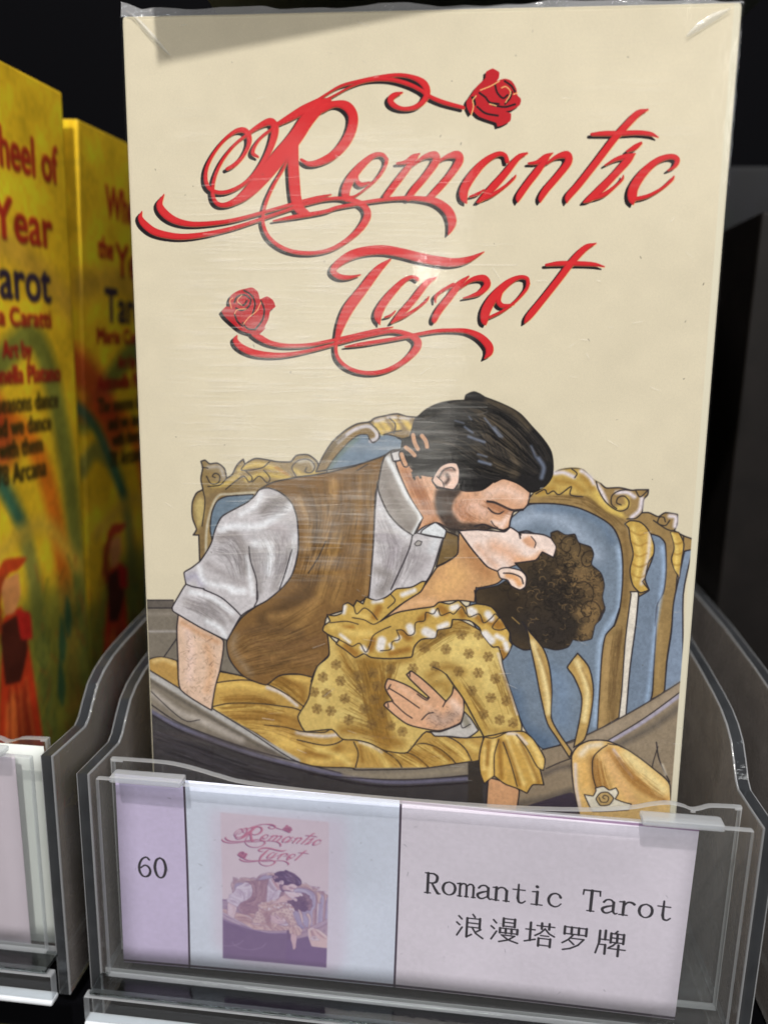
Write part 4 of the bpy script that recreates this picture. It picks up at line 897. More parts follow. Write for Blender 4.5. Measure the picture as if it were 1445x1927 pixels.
def lamp(name, kind, pos, target, power, size, col=(1, 1, 1), size_y=None):
    d = bpy.data.lights.new(name, kind)
    d.energy = power; d.color = col
    if kind == 'AREA':
        d.shape = 'RECTANGLE' if size_y else 'DISK'
        d.size = size * MM
        if size_y:
            d.size_y = size_y * MM
    o = bpy.data.objects.new(name, d); C.objects.link(o)
    o.location = Vector(pos) * MM
    o.rotation_euler = (Vector(target) - Vector(pos)).to_track_quat('-Z', 'Y').to_euler()
    return o


KEY = (-60, -350, 600)
lamp('ceiling_spot', 'AREA', KEY, (0, 10, 40), 4.2, 26, (1.0, 0.97, 0.92))
lamp('ceiling_panel', 'AREA', (430, -520, 420), (0, 10, 30), 2.6, 420, (1.0, 0.985, 0.96), 300)


def mirrored(px, dist=700):
    """where the front of the deck, as a mirror, sees this spot of the picture"""
    d = CAM_AX @ np.array([(px[0] - IMG_W / 2) / F_PX, (px[1] - IMG_H / 2) / F_PX, 1.0]); d /= np.linalg.norm(d)
    n = -BOX_AX[:, 2]
    P = CAM_POS + d * ((BOX_TOP - CAM_POS) @ n) / (d @ n)
    r = d - 2 * (d @ n) * n
    return P + r * dist, P


for _n, _x in (('added_glint_tube', -330), ('added_glint_tube', 250)):
    lamp(_n, 'AREA', (_x, -260, 820), (0, 0, 0), 0.9, 26, (0.92, 0.96, 1.0), 620)  # two tubes added only for glints along the acrylic edges
# unseen panel added for the pale patch and a small spot above it: both mirror softly in the wrap
_q = [mirrored(p)[0] for p in ((440, 250), (872, 250), (872, 980), (440, 980))]
_c = sum(_q) / 4
lamp('added_patch_panel', 'AREA', tuple(_c), tuple(mirrored((656, 610))[1]), 0.45, float(np.linalg.norm(_q[1] - _q[0])), (1.0, 0.96, 0.86), float(np.linalg.norm(_q[3] - _q[0])))
lamp('aisle_spot', 'AREA', tuple(mirrored((800, 512), 690)[0]), (0, 12, 60), 0.022, 16, (1.0, 0.97, 0.92))

scene.view_settings.view_transform = 'Standard'
scene.view_settings.look = 'None'
scene.view_settings.exposure = 0.04
scene.view_settings.gamma = 1.0
scene.cycles.use_denoising = True
scene.cycles.adaptive_threshold = 0.02
scene.cycles.max_bounces = 12
scene.cycles.transparent_max_bounces = 24
scene.cycles.transmission_bounces = 8
scene.cycles.glossy_bounces = 5
scene.cycles.sample_clamp_indirect = 4.0
scene.cycles.caustics_reflective = False
scene.cycles.caustics_refractive = False
scene.cycles.transmission_bounces = 12


# ---------------------------------------------------------------- materials
def new_mat(name):
    m = bpy.data.materials.new(name); m.use_nodes = True
    nt = m.node_tree; nt.nodes.clear()
    out = nt.nodes.new('ShaderNodeOutputMaterial')
    return m, nt, out


def node(nt, t, **k):
    n = nt.nodes.new(t)
    for a, b in k.items():
        setattr(n, a, b)
    return n


def lin(c):
    return tuple(((x / 255) / 12.92 if x / 255 <= .04045 else ((x / 255 + .055) / 1.055) ** 2.4) for x in c[:3]) + (1,)


def plain(name, col, rough=.6, var=.12, scale=900, bump=.05, spec=.4, metallic=0.0, col2=None):
    m, nt, out = new_mat(name)
    b = node(nt, 'ShaderNodeBsdfPrincipled')
    tc = node(nt, 'ShaderNodeTexCoord'); ns = node(nt, 'ShaderNodeTexNoise')
    ns.inputs['Scale'].default_value = scale; ns.inputs['Detail'].default_value = 5
    nt.links.new(tc.outputs['Object'], ns.inputs['Vector'])
    mx = node(nt, 'ShaderNodeMix', data_type='RGBA')
    c = lin(col)
    mx.inputs[6].default_value = tuple(x * (1 - var) for x in c[:3]) + (1,)
    mx.inputs[7].default_value = lin(col2) if col2 else tuple(min(x * (1 + var), 1) for x in c[:3]) + (1,)
    nt.links.new(ns.outputs['Fac'], mx.inputs[0])
    nt.links.new(mx.outputs[2], b.inputs['Base Color'])
    b.inputs['Roughness'].default_value = rough
    b.inputs['Specular IOR Level'].default_value = spec
    b.inputs['Metallic'].default_value = metallic
    bp = node(nt, 'ShaderNodeBump'); bp.inputs['Strength'].default_value = bump; bp.inputs['Distance'].default_value = .0003
    nt.links.new(ns.outputs['Fac'], bp.inputs['Height']); nt.links.new(bp.outputs[0], b.inputs['Normal'])
    nt.links.new(b.outputs[0], out.inputs[0])
    return m


def make_image(name, arr, data=False):
    h, w = arr.shape[:2]
    im = bpy.data.images.new(name, w, h, alpha=False)
    if data:
        im.colorspace_settings.name = 'Non-Color'
        arr = np.repeat(arr[..., None], 3, 2)
    px = np.ones((h, w, 4), np.float32)
    px[..., :3] = arr[::-1]
    im.pixels.foreach_set(px.ravel())
    im.update(); im.pack()
    return im


def printed(name, arr, rough=.55, spec=.3, bump=.03, bscale=1500):
    """paper or board carrying a flat print"""
    m, nt, out = new_mat(name)
    b = node(nt, 'ShaderNodeBsdfPrincipled')
    uv = node(nt, 'ShaderNodeUVMap'); t = node(nt, 'ShaderNodeTexImage', image=make_image(name, arr), extension='EXTEND')
    nt.links.new(uv.outputs[0], t.inputs[0]); nt.links.new(t.outputs[0], b.inputs['Base Color'])
    b.inputs['Roughness'].default_value = rough; b.inputs['Specular IOR Level'].default_value = spec
    tc = node(nt, 'ShaderNodeTexCoord'); ns = node(nt, 'ShaderNodeTexNoise'); ns.inputs['Scale'].default_value = bscale
    bp = node(nt, 'ShaderNodeBump'); bp.inputs['Strength'].default_value = bump; bp.inputs['Distance'].default_value = .0002
    nt.links.new(tc.outputs['Object'], ns.inputs['Vector']); nt.links.new(ns.outputs['Fac'], bp.inputs['Height']); nt.links.new(bp.outputs[0], b.inputs['Normal'])
    nt.links.new(b.outputs[0], out.inputs[0])
    return m


def schlick(nt, ior):
    """reflectance of a thin parallel sheet, the same from both of its sides"""
    f0 = ((ior - 1) / (ior + 1)) ** 2
    geo = node(nt, 'ShaderNodeNewGeometry')
    dt = node(nt, 'ShaderNodeVectorMath', operation='DOT_PRODUCT')
    nt.links.new(geo.outputs['Incoming'], dt.inputs[0]); nt.links.new(geo.outputs['Normal'], dt.inputs[1])
    ab = node(nt, 'ShaderNodeMath', operation='ABSOLUTE'); nt.links.new(dt.outputs['Value'], ab.inputs[0])
    om = node(nt, 'ShaderNodeMath', operation='SUBTRACT'); om.inputs[0].default_value = 1.0; nt.links.new(ab.outputs[0], om.inputs[1])
    pw = node(nt, 'ShaderNodeMath', operation='POWER'); pw.inputs[1].default_value = 5.0; nt.links.new(om.outputs[0], pw.inputs[0])
    ma = node(nt, 'ShaderNodeMath', operation='MULTIPLY_ADD'); ma.inputs[1].default_value = 1 - f0; ma.inputs[2].default_value = f0
    nt.links.new(pw.outputs[0], ma.inputs[0])
    return ma, dt.inputs[1]


def clear_sheet(name, ior=1.49, rough=.03, haze=.03, haze_col=(.6, .6, .62), tint=(.97, .98, .98), dust=0.0, wear_glare=None, bump=.0, bscale=60, sc=(1, 1, 1), dscale=500):
    """thin clear plastic: Fresnel reflection over straight transmission, plus a little scatter from dust, scuffs and painted glare"""
    m, nt, out = new_mat(name)
    tr = node(nt, 'ShaderNodeBsdfTransparent'); tr.inputs[0].default_value = (*tint, 1)
    gl = node(nt, 'ShaderNodeBsdfGlossy'); gl.inputs['Roughness'].default_value = rough
    df = node(nt, 'ShaderNodeBsdfDiffuse'); df.inputs[0].default_value = (*haze_col, 1)
    fr, fr_n = schlick(nt, ior)
    tc = node(nt, 'ShaderNodeTexCoord')
    m1 = node(nt, 'ShaderNodeMixShader'); m2 = node(nt, 'ShaderNodeMixShader')
    fac = None
    ns = node(nt, 'ShaderNodeTexNoise'); ns.inputs['Scale'].default_value = dscale; ns.inputs['Detail'].default_value = 6; ns.inputs['Roughness'].default_value = .7
    nt.links.new(tc.outputs['Object'], ns.inputs['Vector'])
    mr = node(nt, 'ShaderNodeMapRange'); mr.inputs[1].default_value = .45; mr.inputs[2].default_value = .8
    mr.inputs[3].default_value = haze; mr.inputs[4].default_value = haze + dust
    nt.links.new(ns.outputs['Fac'], mr.inputs[0])
    fac = mr.outputs[0]
    if wear_glare is not None:
        uv = node(nt, 'ShaderNodeUVMap'); t = node(nt, 'ShaderNodeTexImage', image=make_image(name + '_scuffs_glare', wear_glare, True), extension='EXTEND')
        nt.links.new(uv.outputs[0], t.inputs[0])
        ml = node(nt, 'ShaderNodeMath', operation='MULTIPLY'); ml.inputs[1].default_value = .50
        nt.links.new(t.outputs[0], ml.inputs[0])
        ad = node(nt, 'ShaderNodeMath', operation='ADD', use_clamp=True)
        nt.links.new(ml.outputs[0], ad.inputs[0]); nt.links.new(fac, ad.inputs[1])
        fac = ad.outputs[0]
    if bump:
        mp = node(nt, 'ShaderNodeMapping'); mp.inputs['Scale'].default_value = sc
        nb = node(nt, 'ShaderNodeTexNoise'); nb.inputs['Scale'].default_value = bscale; nb.inputs['Detail'].default_value = 4
        bp = node(nt, 'ShaderNodeBump'); bp.inputs['Strength'].default_value = bump; bp.inputs['Distance'].default_value = .0006
        nt.links.new(tc.outputs['Object'], mp.inputs[0]); nt.links.new(mp.outputs[0], nb.inputs['Vector'])
        nt.links.new(nb.outputs['Fac'], bp.inputs['Height'])
        nt.links.new(bp.outputs[0], gl.inputs['Normal']); nt.links.new(bp.outputs[0], fr_n)
    nt.links.new(fr.outputs[0], m1.inputs[0]); nt.links.new(tr.outputs[0], m1.inputs[1]); nt.links.new(gl.outputs[0], m1.inputs[2])
    nt.links.new(fac, m2.inputs[0]); nt.links.new(m1.outputs[0], m2.inputs[1]); nt.links.new(df.outputs[0], m2.inputs[2])
    nt.links.new(m2.outputs[0], out.inputs[0])
    return m


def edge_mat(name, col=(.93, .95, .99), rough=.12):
    """sawn acrylic edge: its pale scatter colour stands in for gathered light"""
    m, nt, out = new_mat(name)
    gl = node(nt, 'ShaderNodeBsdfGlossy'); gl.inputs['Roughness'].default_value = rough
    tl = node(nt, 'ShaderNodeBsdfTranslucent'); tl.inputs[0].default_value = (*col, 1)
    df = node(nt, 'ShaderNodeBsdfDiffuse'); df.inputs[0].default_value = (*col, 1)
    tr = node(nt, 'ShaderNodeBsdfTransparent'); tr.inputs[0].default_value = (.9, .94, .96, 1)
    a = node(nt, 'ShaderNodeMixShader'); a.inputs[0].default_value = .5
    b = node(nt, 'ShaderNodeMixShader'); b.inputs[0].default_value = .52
    c = node(nt, 'ShaderNodeMixShader')
    fr, fr_n = schlick(nt, 1.75)
    tc = node(nt, 'ShaderNodeTexCoord'); ns = node(nt, 'ShaderNodeTexNoise'); ns.inputs['Scale'].default_value = 700; ns.inputs['Detail'].default_value = 4
    bp = node(nt, 'ShaderNodeBump'); bp.inputs['Strength'].default_value = .5; bp.inputs['Distance'].default_value = .0004
    nt.links.new(tc.outputs['Object'], ns.inputs['Vector']); nt.links.new(ns.outputs['Fac'], bp.inputs['Height'])
    nt.links.new(bp.outputs[0], gl.inputs['Normal']); nt.links.new(bp.outputs[0], fr_n)
    nt.links.new(df.outputs[0], a.inputs[1]); nt.links.new(tl.outputs[0], a.inputs[2])
    nt.links.new(a.outputs[0], b.inputs[1]); nt.links.new(tr.outputs[0], b.inputs[2])
    nt.links.new(fr.outputs[0], c.inputs[0]); nt.links.new(b.outputs[0], c.inputs[1]); nt.links.new(gl.outputs[0], c.inputs[2])
    nt.links.new(c.outputs[0], out.inputs[0])
    return m


def solid_acrylic(name, rough=.03, haze=0.0, haze_col=(.2, .19, .18), tint=(.95, .97, .97)):
    """thick clear acrylic that bends light, with fine surface unevenness; haze = scuffed share, standing in for reflections"""
    m, nt, out = new_mat(name)
    g = node(nt, 'ShaderNodeBsdfGlass'); g.inputs['IOR'].default_value = 1.49; g.inputs['Roughness'].default_value = rough; g.inputs[0].default_value = (*tint, 1)
    d = node(nt, 'ShaderNodeBsdfDiffuse'); d.inputs[0].default_value = (*haze_col, 1)
    tc = node(nt, 'ShaderNodeTexCoord'); ns = node(nt, 'ShaderNodeTexNoise'); ns.inputs['Scale'].default_value = 260; ns.inputs['Detail'].default_value = 5
    bp = node(nt, 'ShaderNodeBump'); bp.inputs['Strength'].default_value = .22; bp.inputs['Distance'].default_value = .0005
    nt.links.new(tc.outputs['Object'], ns.inputs['Vector']); nt.links.new(ns.outputs['Fac'], bp.inputs['Height']); nt.links.new(bp.outputs[0], g.inputs['Normal'])
    mx = node(nt, 'ShaderNodeMixShader')
    mr = node(nt, 'ShaderNodeMapRange'); mr.inputs[1].default_value = .3; mr.inputs[2].default_value = .75; mr.inputs[3].default_value = haze * .85; mr.inputs[4].default_value = haze * 1.1 + .01
    nt.links.new(ns.outputs['Fac'], mr.inputs[0]); nt.links.new(mr.outputs[0], mx.inputs[0])
    nt.links.new(g.outputs[0], mx.inputs[1]); nt.links.new(d.outputs[0], mx.inputs[2])
    nt.links.new(mx.outputs[0], out.inputs[0])
    return m


COVER = paint_cover()
MAT = {}
MAT['cover'] = printed('cover_print', COVER, rough=.6, spec=.08)
MAT['board'] = plain('cream_board', (214, 203, 176), rough=.6)
MAT['film'] = clear_sheet('shrink_film', ior=1.42, rough=.07, haze=.003, haze_col=(.95, .93, .88), wear_glare=paint_wear_glare(), bump=.10, bscale=140, sc=(1, 1, .5))
MAT['film_fold'] = clear_sheet('film_fold', ior=1.5, rough=.10, haze=.22, haze_col=(.92, .92, .95), bump=1.0, bscale=420)
MAT['acrylic'] = clear_sheet('clear_acrylic', haze=.022, dust=.012, haze_col=(.5, .49, .5), rough=.03, dscale=2500)
MAT['hazy'] = clear_sheet('hazy_acrylic', haze=.40, dust=.05, haze_col=(.22, .20, .19), tint=(.72, .72, .73), rough=.06, dscale=1800)  # grey haze painted in place of reflections on clear acrylic
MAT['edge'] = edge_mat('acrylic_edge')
MAT['clip'] = clear_sheet('clip_acrylic', haze=.09, dust=.03, haze_col=(.74, .72, .78), rough=.05, dscale=2500)
MAT['solid'] = solid_acrylic('solid_acrylic')
MAT['rail'] = plain('bright_edge_rail', (226, 230, 236), rough=.3, scale=400, var=.1)  # white colour stands in for the bright edge of the clear lip
MAT['wall'] = solid_acrylic('hazy_wall_acrylic', haze=.34, haze_col=(.60, .54, .51), rough=.03)  # taupe haze colour stands in for what the clear walls reflect
MAT['wall_edge'] = solid_acrylic('polished_wall_edge', haze=.035, haze_col=(.62, .67, .76), rough=.03)
MAT['label'] = printed('label_print', paint_label(COVER), rough=.6, spec=.3)
MAT['black'] = plain('black_laminate', (5, 5, 8), rough=.8, spec=.05)
MAT['grey'] = plain('grey_shelf_underside', (58, 64, 60), rough=.6)


# ---------------------------------------------------------------- mesh helpers (millimetres in, metres out)
def link(name, me, mats, parent=None, smooth=False):
    o = bpy.data.objects.new(name, me); C.objects.link(o)
    for m in mats:
        me.materials.append(m)
    if smooth:
        for p in me.polygons:
            p.use_smooth = True
    if parent is not None:
        o.parent = parent
    return o


def mesh_obj(name, verts, faces, mats, parent=None, mi=None, uv=None, smooth=False):
    me = bpy.data.meshes.new(name)
    me.from_pydata([tuple(c * MM for c in v) for v in verts], [], faces)
    if uv is not None:
        l = me.uv_layers.new(name='UVMap')
        for lp in me.loops:
            l.data[lp.index].uv = uv[lp.vertex_index]
    if mi is not None:
        me.polygons.foreach_set('material_index', mi)
    me.update()
    return link(name, me, mats, parent, smooth)


def bevel_mesh(bm, w, seg=2):
    if w > 0:
        bmesh.ops.bevel(bm, geom=list(bm.edges), offset=w, segments=seg, profile=.6, affect='EDGES', clamp_overlap=True)


def slab(name, x, y, z, mats, parent=None, bevel=.25, axis=None, seg=2):
    """box with softened edges; with axis given the four narrow sides take the second material"""
    bm = bmesh.new()
    bmesh.ops.create_cube(bm, size=1)
    for v in bm.verts:
        v.co = Vector((x[0] + (v.co.x + .5) * (x[1] - x[0]), y[0] + (v.co.y + .5) * (y[1] - y[0]), z[0] + (v.co.z + .5) * (z[1] - z[0]))) * MM
    bevel_mesh(bm, bevel * MM, seg)
    bm.normal_update()
    if axis is not None:
        for f in bm.faces:
            f.material_index = 0 if abs(f.normal[axis]) > .9 else 1
    me = bpy.data.meshes.new(name); bm.to_mesh(me); bm.free()
    return link(name, me, mats, parent)


def plate(name, outline, a0, a1, axis, mats, parent=None, bevel=.3):
    """outline polygon extruded along an axis (0: outline in y,z; 1: outline in x,z)"""
    bm = bmesh.new()

    def pt(p, a):
        return Vector((a, p[0], p[1]) if axis == 0 else (p[0], a, p[1])) * MM
    va = [bm.verts.new(pt(p, a0)) for p in outline]; vb = [bm.verts.new(pt(p, a1)) for p in outline]
    n = len(outline)
    bm.faces.new(va); bm.faces.new(vb[::-1])
    for i in range(n):
        bm.faces.new((va[i], vb[i], vb[(i + 1) % n], va[(i + 1) % n]))
    bmesh.ops.recalc_face_normals(bm, faces=bm.faces)
    if bevel:
        ed = [e for e in bm.edges if abs((e.verts[0].co - e.verts[1].co)[axis]) < 1e-7]
        bmesh.ops.bevel(bm, geom=ed, offset=bevel * MM, segments=2, profile=.6, affect='EDGES', clamp_overlap=True)
    bm.normal_update()
    for f in bm.faces:
        k = abs(f.normal[axis])
        f.material_index = 0 if k > .96 else (1 if k < .2 or len(mats) < 3 else 2)
    bmesh.ops.triangulate(bm, faces=[f for f in bm.faces if len(f.verts) > 4])
    me = bpy.data.meshes.new(name); bm.to_mesh(me); bm.free()
    return link(name, me, mats, parent)


def empty(name, loc=(0, 0, 0), mat3=None, rz=0):
    o = bpy.data.objects.new(name, None); C.objects.link(o)
    o.empty_display_size = .01
    M4 = Matrix.Identity(4)
    if mat3 is not None:
        for r in range(3):
            for k in range(3):
                M4[r][k] = mat3[r][k]
    else:
        M4 = Matrix.Rotation(rz, 4, 'Z')
    M4.translation = Vector(loc) * MM
    o.matrix_world = M4
    return o


def tag(o, label, cat, group=None):
    o['label'] = label; o['category'] = cat
    if group:
        o['group'] = group
    return o


def struct(o):
    o['kind'] = 'structure'
    return o


def carton(name, w, d, h, mats, parent, printed_on='front', bevel=.55):
    """board box standing on z=0, front at y=0; mats[0] printed side, mats[1] the rest"""
    bm = bmesh.new(); bmesh.ops.create_cube(bm, size=1)
    for v in bm.verts:
        v.co = Vector((v.co.x * w, (v.co.y + .5) * d, (v.co.z + .5) * h)) * MM
    bevel_mesh(bm, bevel * MM, 3); bm.normal_update()
    uv = bm.loops.layers.uv.new('UVMap')
    for f in bm.faces:
        n = f.normal
        if printed_on == 'front':
            f.material_index = 0 if n.y < -.35 else 1
            for l in f.loops:
                l[uv].uv = ((l.vert.co.x / MM + w / 2) / w, l.vert.co.z / MM / h)
        else:
            right = n.x > .35
            f.material_index = 0 if (right or n.y < -.35) else 1
            for l in f.loops:
                c = l.vert.co / MM
                # the print wraps: last quarter of the sheet width is the front's right margin
                l[uv].uv = ((.4 + .6 * c.y / d) if (right and n.y > -.35) else (.4 * (1 - (w / 2 - c.x) / (d * .667))), c.z / h)
        f.smooth = len(f.verts) == 4 and f.calc_area() < (3 * MM) * (max(w, h) * MM) and False
    me = bpy.data.meshes.new(name); bm.to_mesh(me); bm.free()
    return link(name, me, mats, parent)


# ---------------------------------------------------------------- setting
struct(slab('shelf', (-260, 260), (2, 140), (-43, -37.3), [MAT['black']], bevel=.5))
struct(slab('backdrop', (-400, 400), (150, 154), (-160, 260), [MAT['black']], bevel=.5))
upper = mesh_obj('upper_shelf', [(-34.6, .4, 104), (1.9, 6.1, 104), (41, 12.2, 104), (43.4, 38.5, 104), (42.2, 49, 104), (41, 151, 104), (-36, 151, 104), (-34.7, 30, 104)] +
                 [(-34.6, .4, 108), (1.9, 6.1, 108), (41, 12.2, 108), (43.4, 38.5, 108), (42.2, 49, 108), (41, 151, 108), (-36, 151, 108), (-34.7, 30, 108)],
                 [tuple(range(7, -1, -1)), tuple(range(8, 16))] + [(i, (i + 1) % 8, 8 + (i + 1) % 8, 8 + i) for i in range(8)], [MAT['grey']])
struct(upper)

# ---------------------------------------------------------------- acrylic bins
PROFILE = [(0, -37), (0, .2), (4.3, 0), (9.0, -.15), (10.2, .6), (11.6, 2.4), (13.4, 4.4), (15.7, 5.7), (18.5, 6.6), (22, 7.2), (30, 8.1), (45, 9.2), (95, 10.5), (95, -37)]
INNER = [(-41, -29.6), (-41, .3), (-34, .3), (-31, 0), (-28.5, -.5), (-26, -1.1), (-22, -1.8), (-10, -2.4), (10, -2.4), (22, -1.8), (27.5, -1.0), (30, -.3), (32.2, .1), (34, -.15), (35.1, -.55), (36.2, -.25), (37.4, .15), (41, .3), (41, -29.6)]
INNER = [INNER[0]] + [tuple(p) for p in spline(np.array(INNER[1:-1]), False, 4)] + [INNER[-1]]


def make_bin(cx, dz):
    t = empty('display_bin', (cx, 0, dz - 37))
    up = 37
    S = [MAT['wall'], MAT['wall_edge'], MAT['edge']]; G = [MAT['solid'], MAT['solid']]; K = [MAT['clip'], MAT['edge']]; A = [MAT['acrylic'], MAT['edge']]  # pale edge material on the wall bevels paints their highlights
    pr = [(y, z + up) for y, z in PROFILE]
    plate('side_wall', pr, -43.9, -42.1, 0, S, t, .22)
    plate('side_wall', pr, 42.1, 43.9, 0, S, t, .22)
    slab('floor', (-42.0, 42.0), (.7, 94), (up - 31.6, up - 29.8), A, t, .2, axis=2)
    slab('back_wall', (-41.1, 41.1), (94.1, 96), (up - 31.6, up + 8), A, t, .2, axis=1)
    plate('inner_wall', [(x, z + up) for x, z in INNER], 3.7, 4.8, 1, A, t, .25)
    slab('front_panel', (-41, 41), (-.6, .4), (up - 30.1, up - .05), A, t, .25, axis=1)
    slab('base_lip', (-43.2, 43.2), (-3.4, -1.9), (up - 34.8, up - 31.0), A, t, .3, axis=1)
    slab('lip_ledge', (-42.4, 42.4), (-3.2, .4), (up - 30.75, up - 30.25), G, t, .2)
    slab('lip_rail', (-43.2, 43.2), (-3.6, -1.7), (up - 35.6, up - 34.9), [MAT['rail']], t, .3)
    for a, b in ((-38.8, -29.2), (27.8, 37.4)):
        slab('label_clip', (a, b), (-1.35, .9), (up + .02, up + .85), K, t, .35, axis=1)
    return t


main_bin = make_bin(0, 0)
tag(main_bin, 'clear acrylic display bin holding the cream boxed deck and its lavender label', 'display bin', 'clear acrylic bins side by side')


def copy_tree(o, loc, parent=None):
    c = o.copy(); C.objects.link(c)
    if parent is not None:
        c.parent = parent
    for ch in o.children:
        copy_tree(ch, None, c)
    if loc is not None:
        c.location = Vector(loc) * MM
    return c


bin_l = copy_tree(main_bin, (-91.4, 1.0, -37 + 1.6))
bin_l['label'] = 'clear acrylic bin at the left, holding the yellow decks'
bin_r = copy_tree(main_bin, (94.2, 0, -37 + .4))
bin_r['label'] = 'clear acrylic bin at the right edge, holding dark boxes'

# ---------------------------------------------------------------- the shrink-wrapped deck
BASE = BOX_TOP + BOX_AX[:, 1] * BOX_H
R3 = np.c_[BOX_AX[:, 0], BOX_AX[:, 2], -BOX_AX[:, 1]]
deck = empty('tarot_box', BASE, R3)
tag(deck, 'cream deck box with red script title and kissing couple, wrapped in clear film', 'card box')
carton('carton', BOX_W, BOX_D, BOX_H, [MAT['cover'], MAT['board']], deck)


def film_front():
    rng = random.Random(4)
    nx, nz = 48, 72
    rn = np.random.default_rng(5)
    nz1 = vnoise(nz + 1, nx + 1, 9, 9, rn); nz2 = vnoise(nz + 1, nx + 1, 3, 3, rn)
    V, F, UV = [], [], []
    for j in range(nz + 1):
        for i in range(nx + 1):
            u, v = i / nx, j / nz
            top = max(0, (v - .955) / .045)
            y = -.10 - .05 * nz1[j, i] - .05 * nz2[j, i] - .22 * top * nz2[j, i]
            V.append(((u - .5) * (BOX_W + .12), y, v * (BOX_H + .1)))
            UV.append((u, v))
    for j in range(nz):
        for i in range(nx):
            a = j * (nx + 1) + i
            F.append((a, a + 1, a + nx + 2, a + nx + 1))
    return mesh_obj('wrap_film', V, F, [MAT['film']], deck, uv=UV, smooth=True)


film_front()


def film_lip():
    """crimped seam of the wrap standing up along the top edge, with a loose ear at the left corner"""
    rn = np.random.default_rng(9)
    n = 120
    V, F = [], []
    a = vnoise(1, n + 1, 1, 4, rn)[0]; b = vnoise(1, n + 1, 1, 2.2, rn)[0]; c = vnoise(1, n + 1, 1, 7, rn)[0]
    for i in range(n + 1):
        u = i / n
        h = 1.05 - .5 * u + .35 * (a[i] - .5) + (.9 * max(0, 1 - u / .035))
        x = (u - .5) * BOX_W
        for k, f in enumerate((0, .35, .7, 1.0)):
            V.append((x + (.25 * f * (b[i] - .5) if 0 < i < n else (-.25 * f if i == 0 else .1)), -.16 + .9 * f * (c[i] - .35) + .35 * f, BOX_H - .25 + h * f))
    for i in range(n):
        for k in range(3):
            q = i * 4 + k
            F.append((q, q + 4, q + 5, q + 1))
    mesh_obj('wrap_seam', V, F, [MAT['film_fold']], deck, smooth=False)


film_lip()


def lp(px):
    """point of the printed sheet -> box-local x, z (mm)"""
    q = H_COVER @ np.array([px[0], px[1], 1.0]); q = q[:2] / q[2] / PX
    return q[0] - BOX_W / 2, BOX_H - q[1]


def crease(pts, w, lift=.28):
    V, F = [], []
    P = [lp(p) for p in pts]
    for i, (x, z) in enumerate(P):
        j = min(i, len(P) - 2)
        dx, dz = P[j + 1][0] - P[j][0], P[j + 1][1] - P[j][1]
        l = math.hypot(dx, dz); nx_, nz_ = -dz / l, dx / l
        t = i / (len(P) - 1); ww = w * math.sin(math.pi * min(max(t, .06), .94))
        V += [(x - nx_ * ww, -.20, z - nz_ * ww), (x, -.2 - lift, z), (x + nx_ * ww, -.20, z + nz_ * ww)]
    for i in range(len(P) - 1):
        a = i * 3
        F += [(a, a + 3, a + 4, a + 1), (a + 1, a + 4, a + 5, a + 2)]
    mesh_obj('wrap_crease', V, F, [MAT['film_fold']], deck)


crease([(240, 22), (256, 34), (272, 52), (290, 72), (308, 92), (322, 106)], .32)
crease([(1290, 70), (1312, 52), (1340, 34), (1372, 18)], .5, .2)


# ---------------------------------------------------------------- paper label in the bin front
def paper(name, x0, x1, y, z0, z1, mat, bow=.0, tilt=0.0, top_sag=0.0):
    n, k = 24, 10
    V, F, UV = [], [], []
    for j in range(k + 1):
        for i in range(n + 1):
            u, v = i / n, j / k
            V.append((x0 + (x1 - x0) * u - tilt * (1 - v), y + bow * math.sin(u * 3.1) * math.sin(v * 3.1 + .2), z0 + (z1 - z0) * v - top_sag * u * v + .35 * math.sin(u * 3.14) * (1 - v)))
            UV.append((u, v))
    for j in range(k):
        for i in range(n):
            a = j * (n + 1) + i
            F.append((a, a + 1, a + n + 2, a + n + 1))
    o = mesh_obj(name, V, F, [mat], uv=UV, smooth=True)
    s = o.modifiers.new('sheet', 'SOLIDIFY'); s.thickness = .00012; s.offset = 1
    return o


tag(paper('price_label', -39.2, 35.3, 1.5, -29.3, -.3, MAT['label'], bow=.7, tilt=.3, top_sag=1.0), 'lavender paper label numbered 60 in the front of the middle bin', 'label')
MAT['pink_paper'] = plain('pink_label_paper', (214, 200, 212), rough=.7, scale=200, var=.05)
MAT['white_card'] = plain('white_card', (212, 216, 212), rough=.6, scale=200, var=.05)
o = tag(paper('price_label', -128, -53.6, 2.2, -28.8, .9, MAT['pink_paper'], bow=.5), 'pale pink paper label in the front of the left bin', 'label')
o = tag(paper('backing_card', -129, -50.2, 3.6, -29.4, 1.6, MAT['white_card'], bow=.2), 'white card behind the pale pink label in the left bin', 'card')


# ---------------------------------------------------------------- lettering for the neighbour decks (outlines of the built-in font)
def text_tris(s):
    cu = bpy.data.curves.new('lettering', 'FONT'); cu.body = s; cu.size = 1.0
    ob = bpy.data.objects.new('lettering', cu); C.objects.link(ob)
    dg = bpy.context.evaluated_depsgraph_get()
    ev = ob.evaluated_get(dg); me = ev.to_mesh()
    me.calc_loop_triangles()
    co = np.array([v.co[:2] for v in me.vertices]).reshape(-1, 2)
    tr = [co[list(t.vertices)] for t in me.loop_triangles]
    ev.to_mesh_clear()
    bpy.data.objects.remove(ob); bpy.data.curves.remove(cu)
    return tr, (co[:, 0].min(), co[:, 0].max())


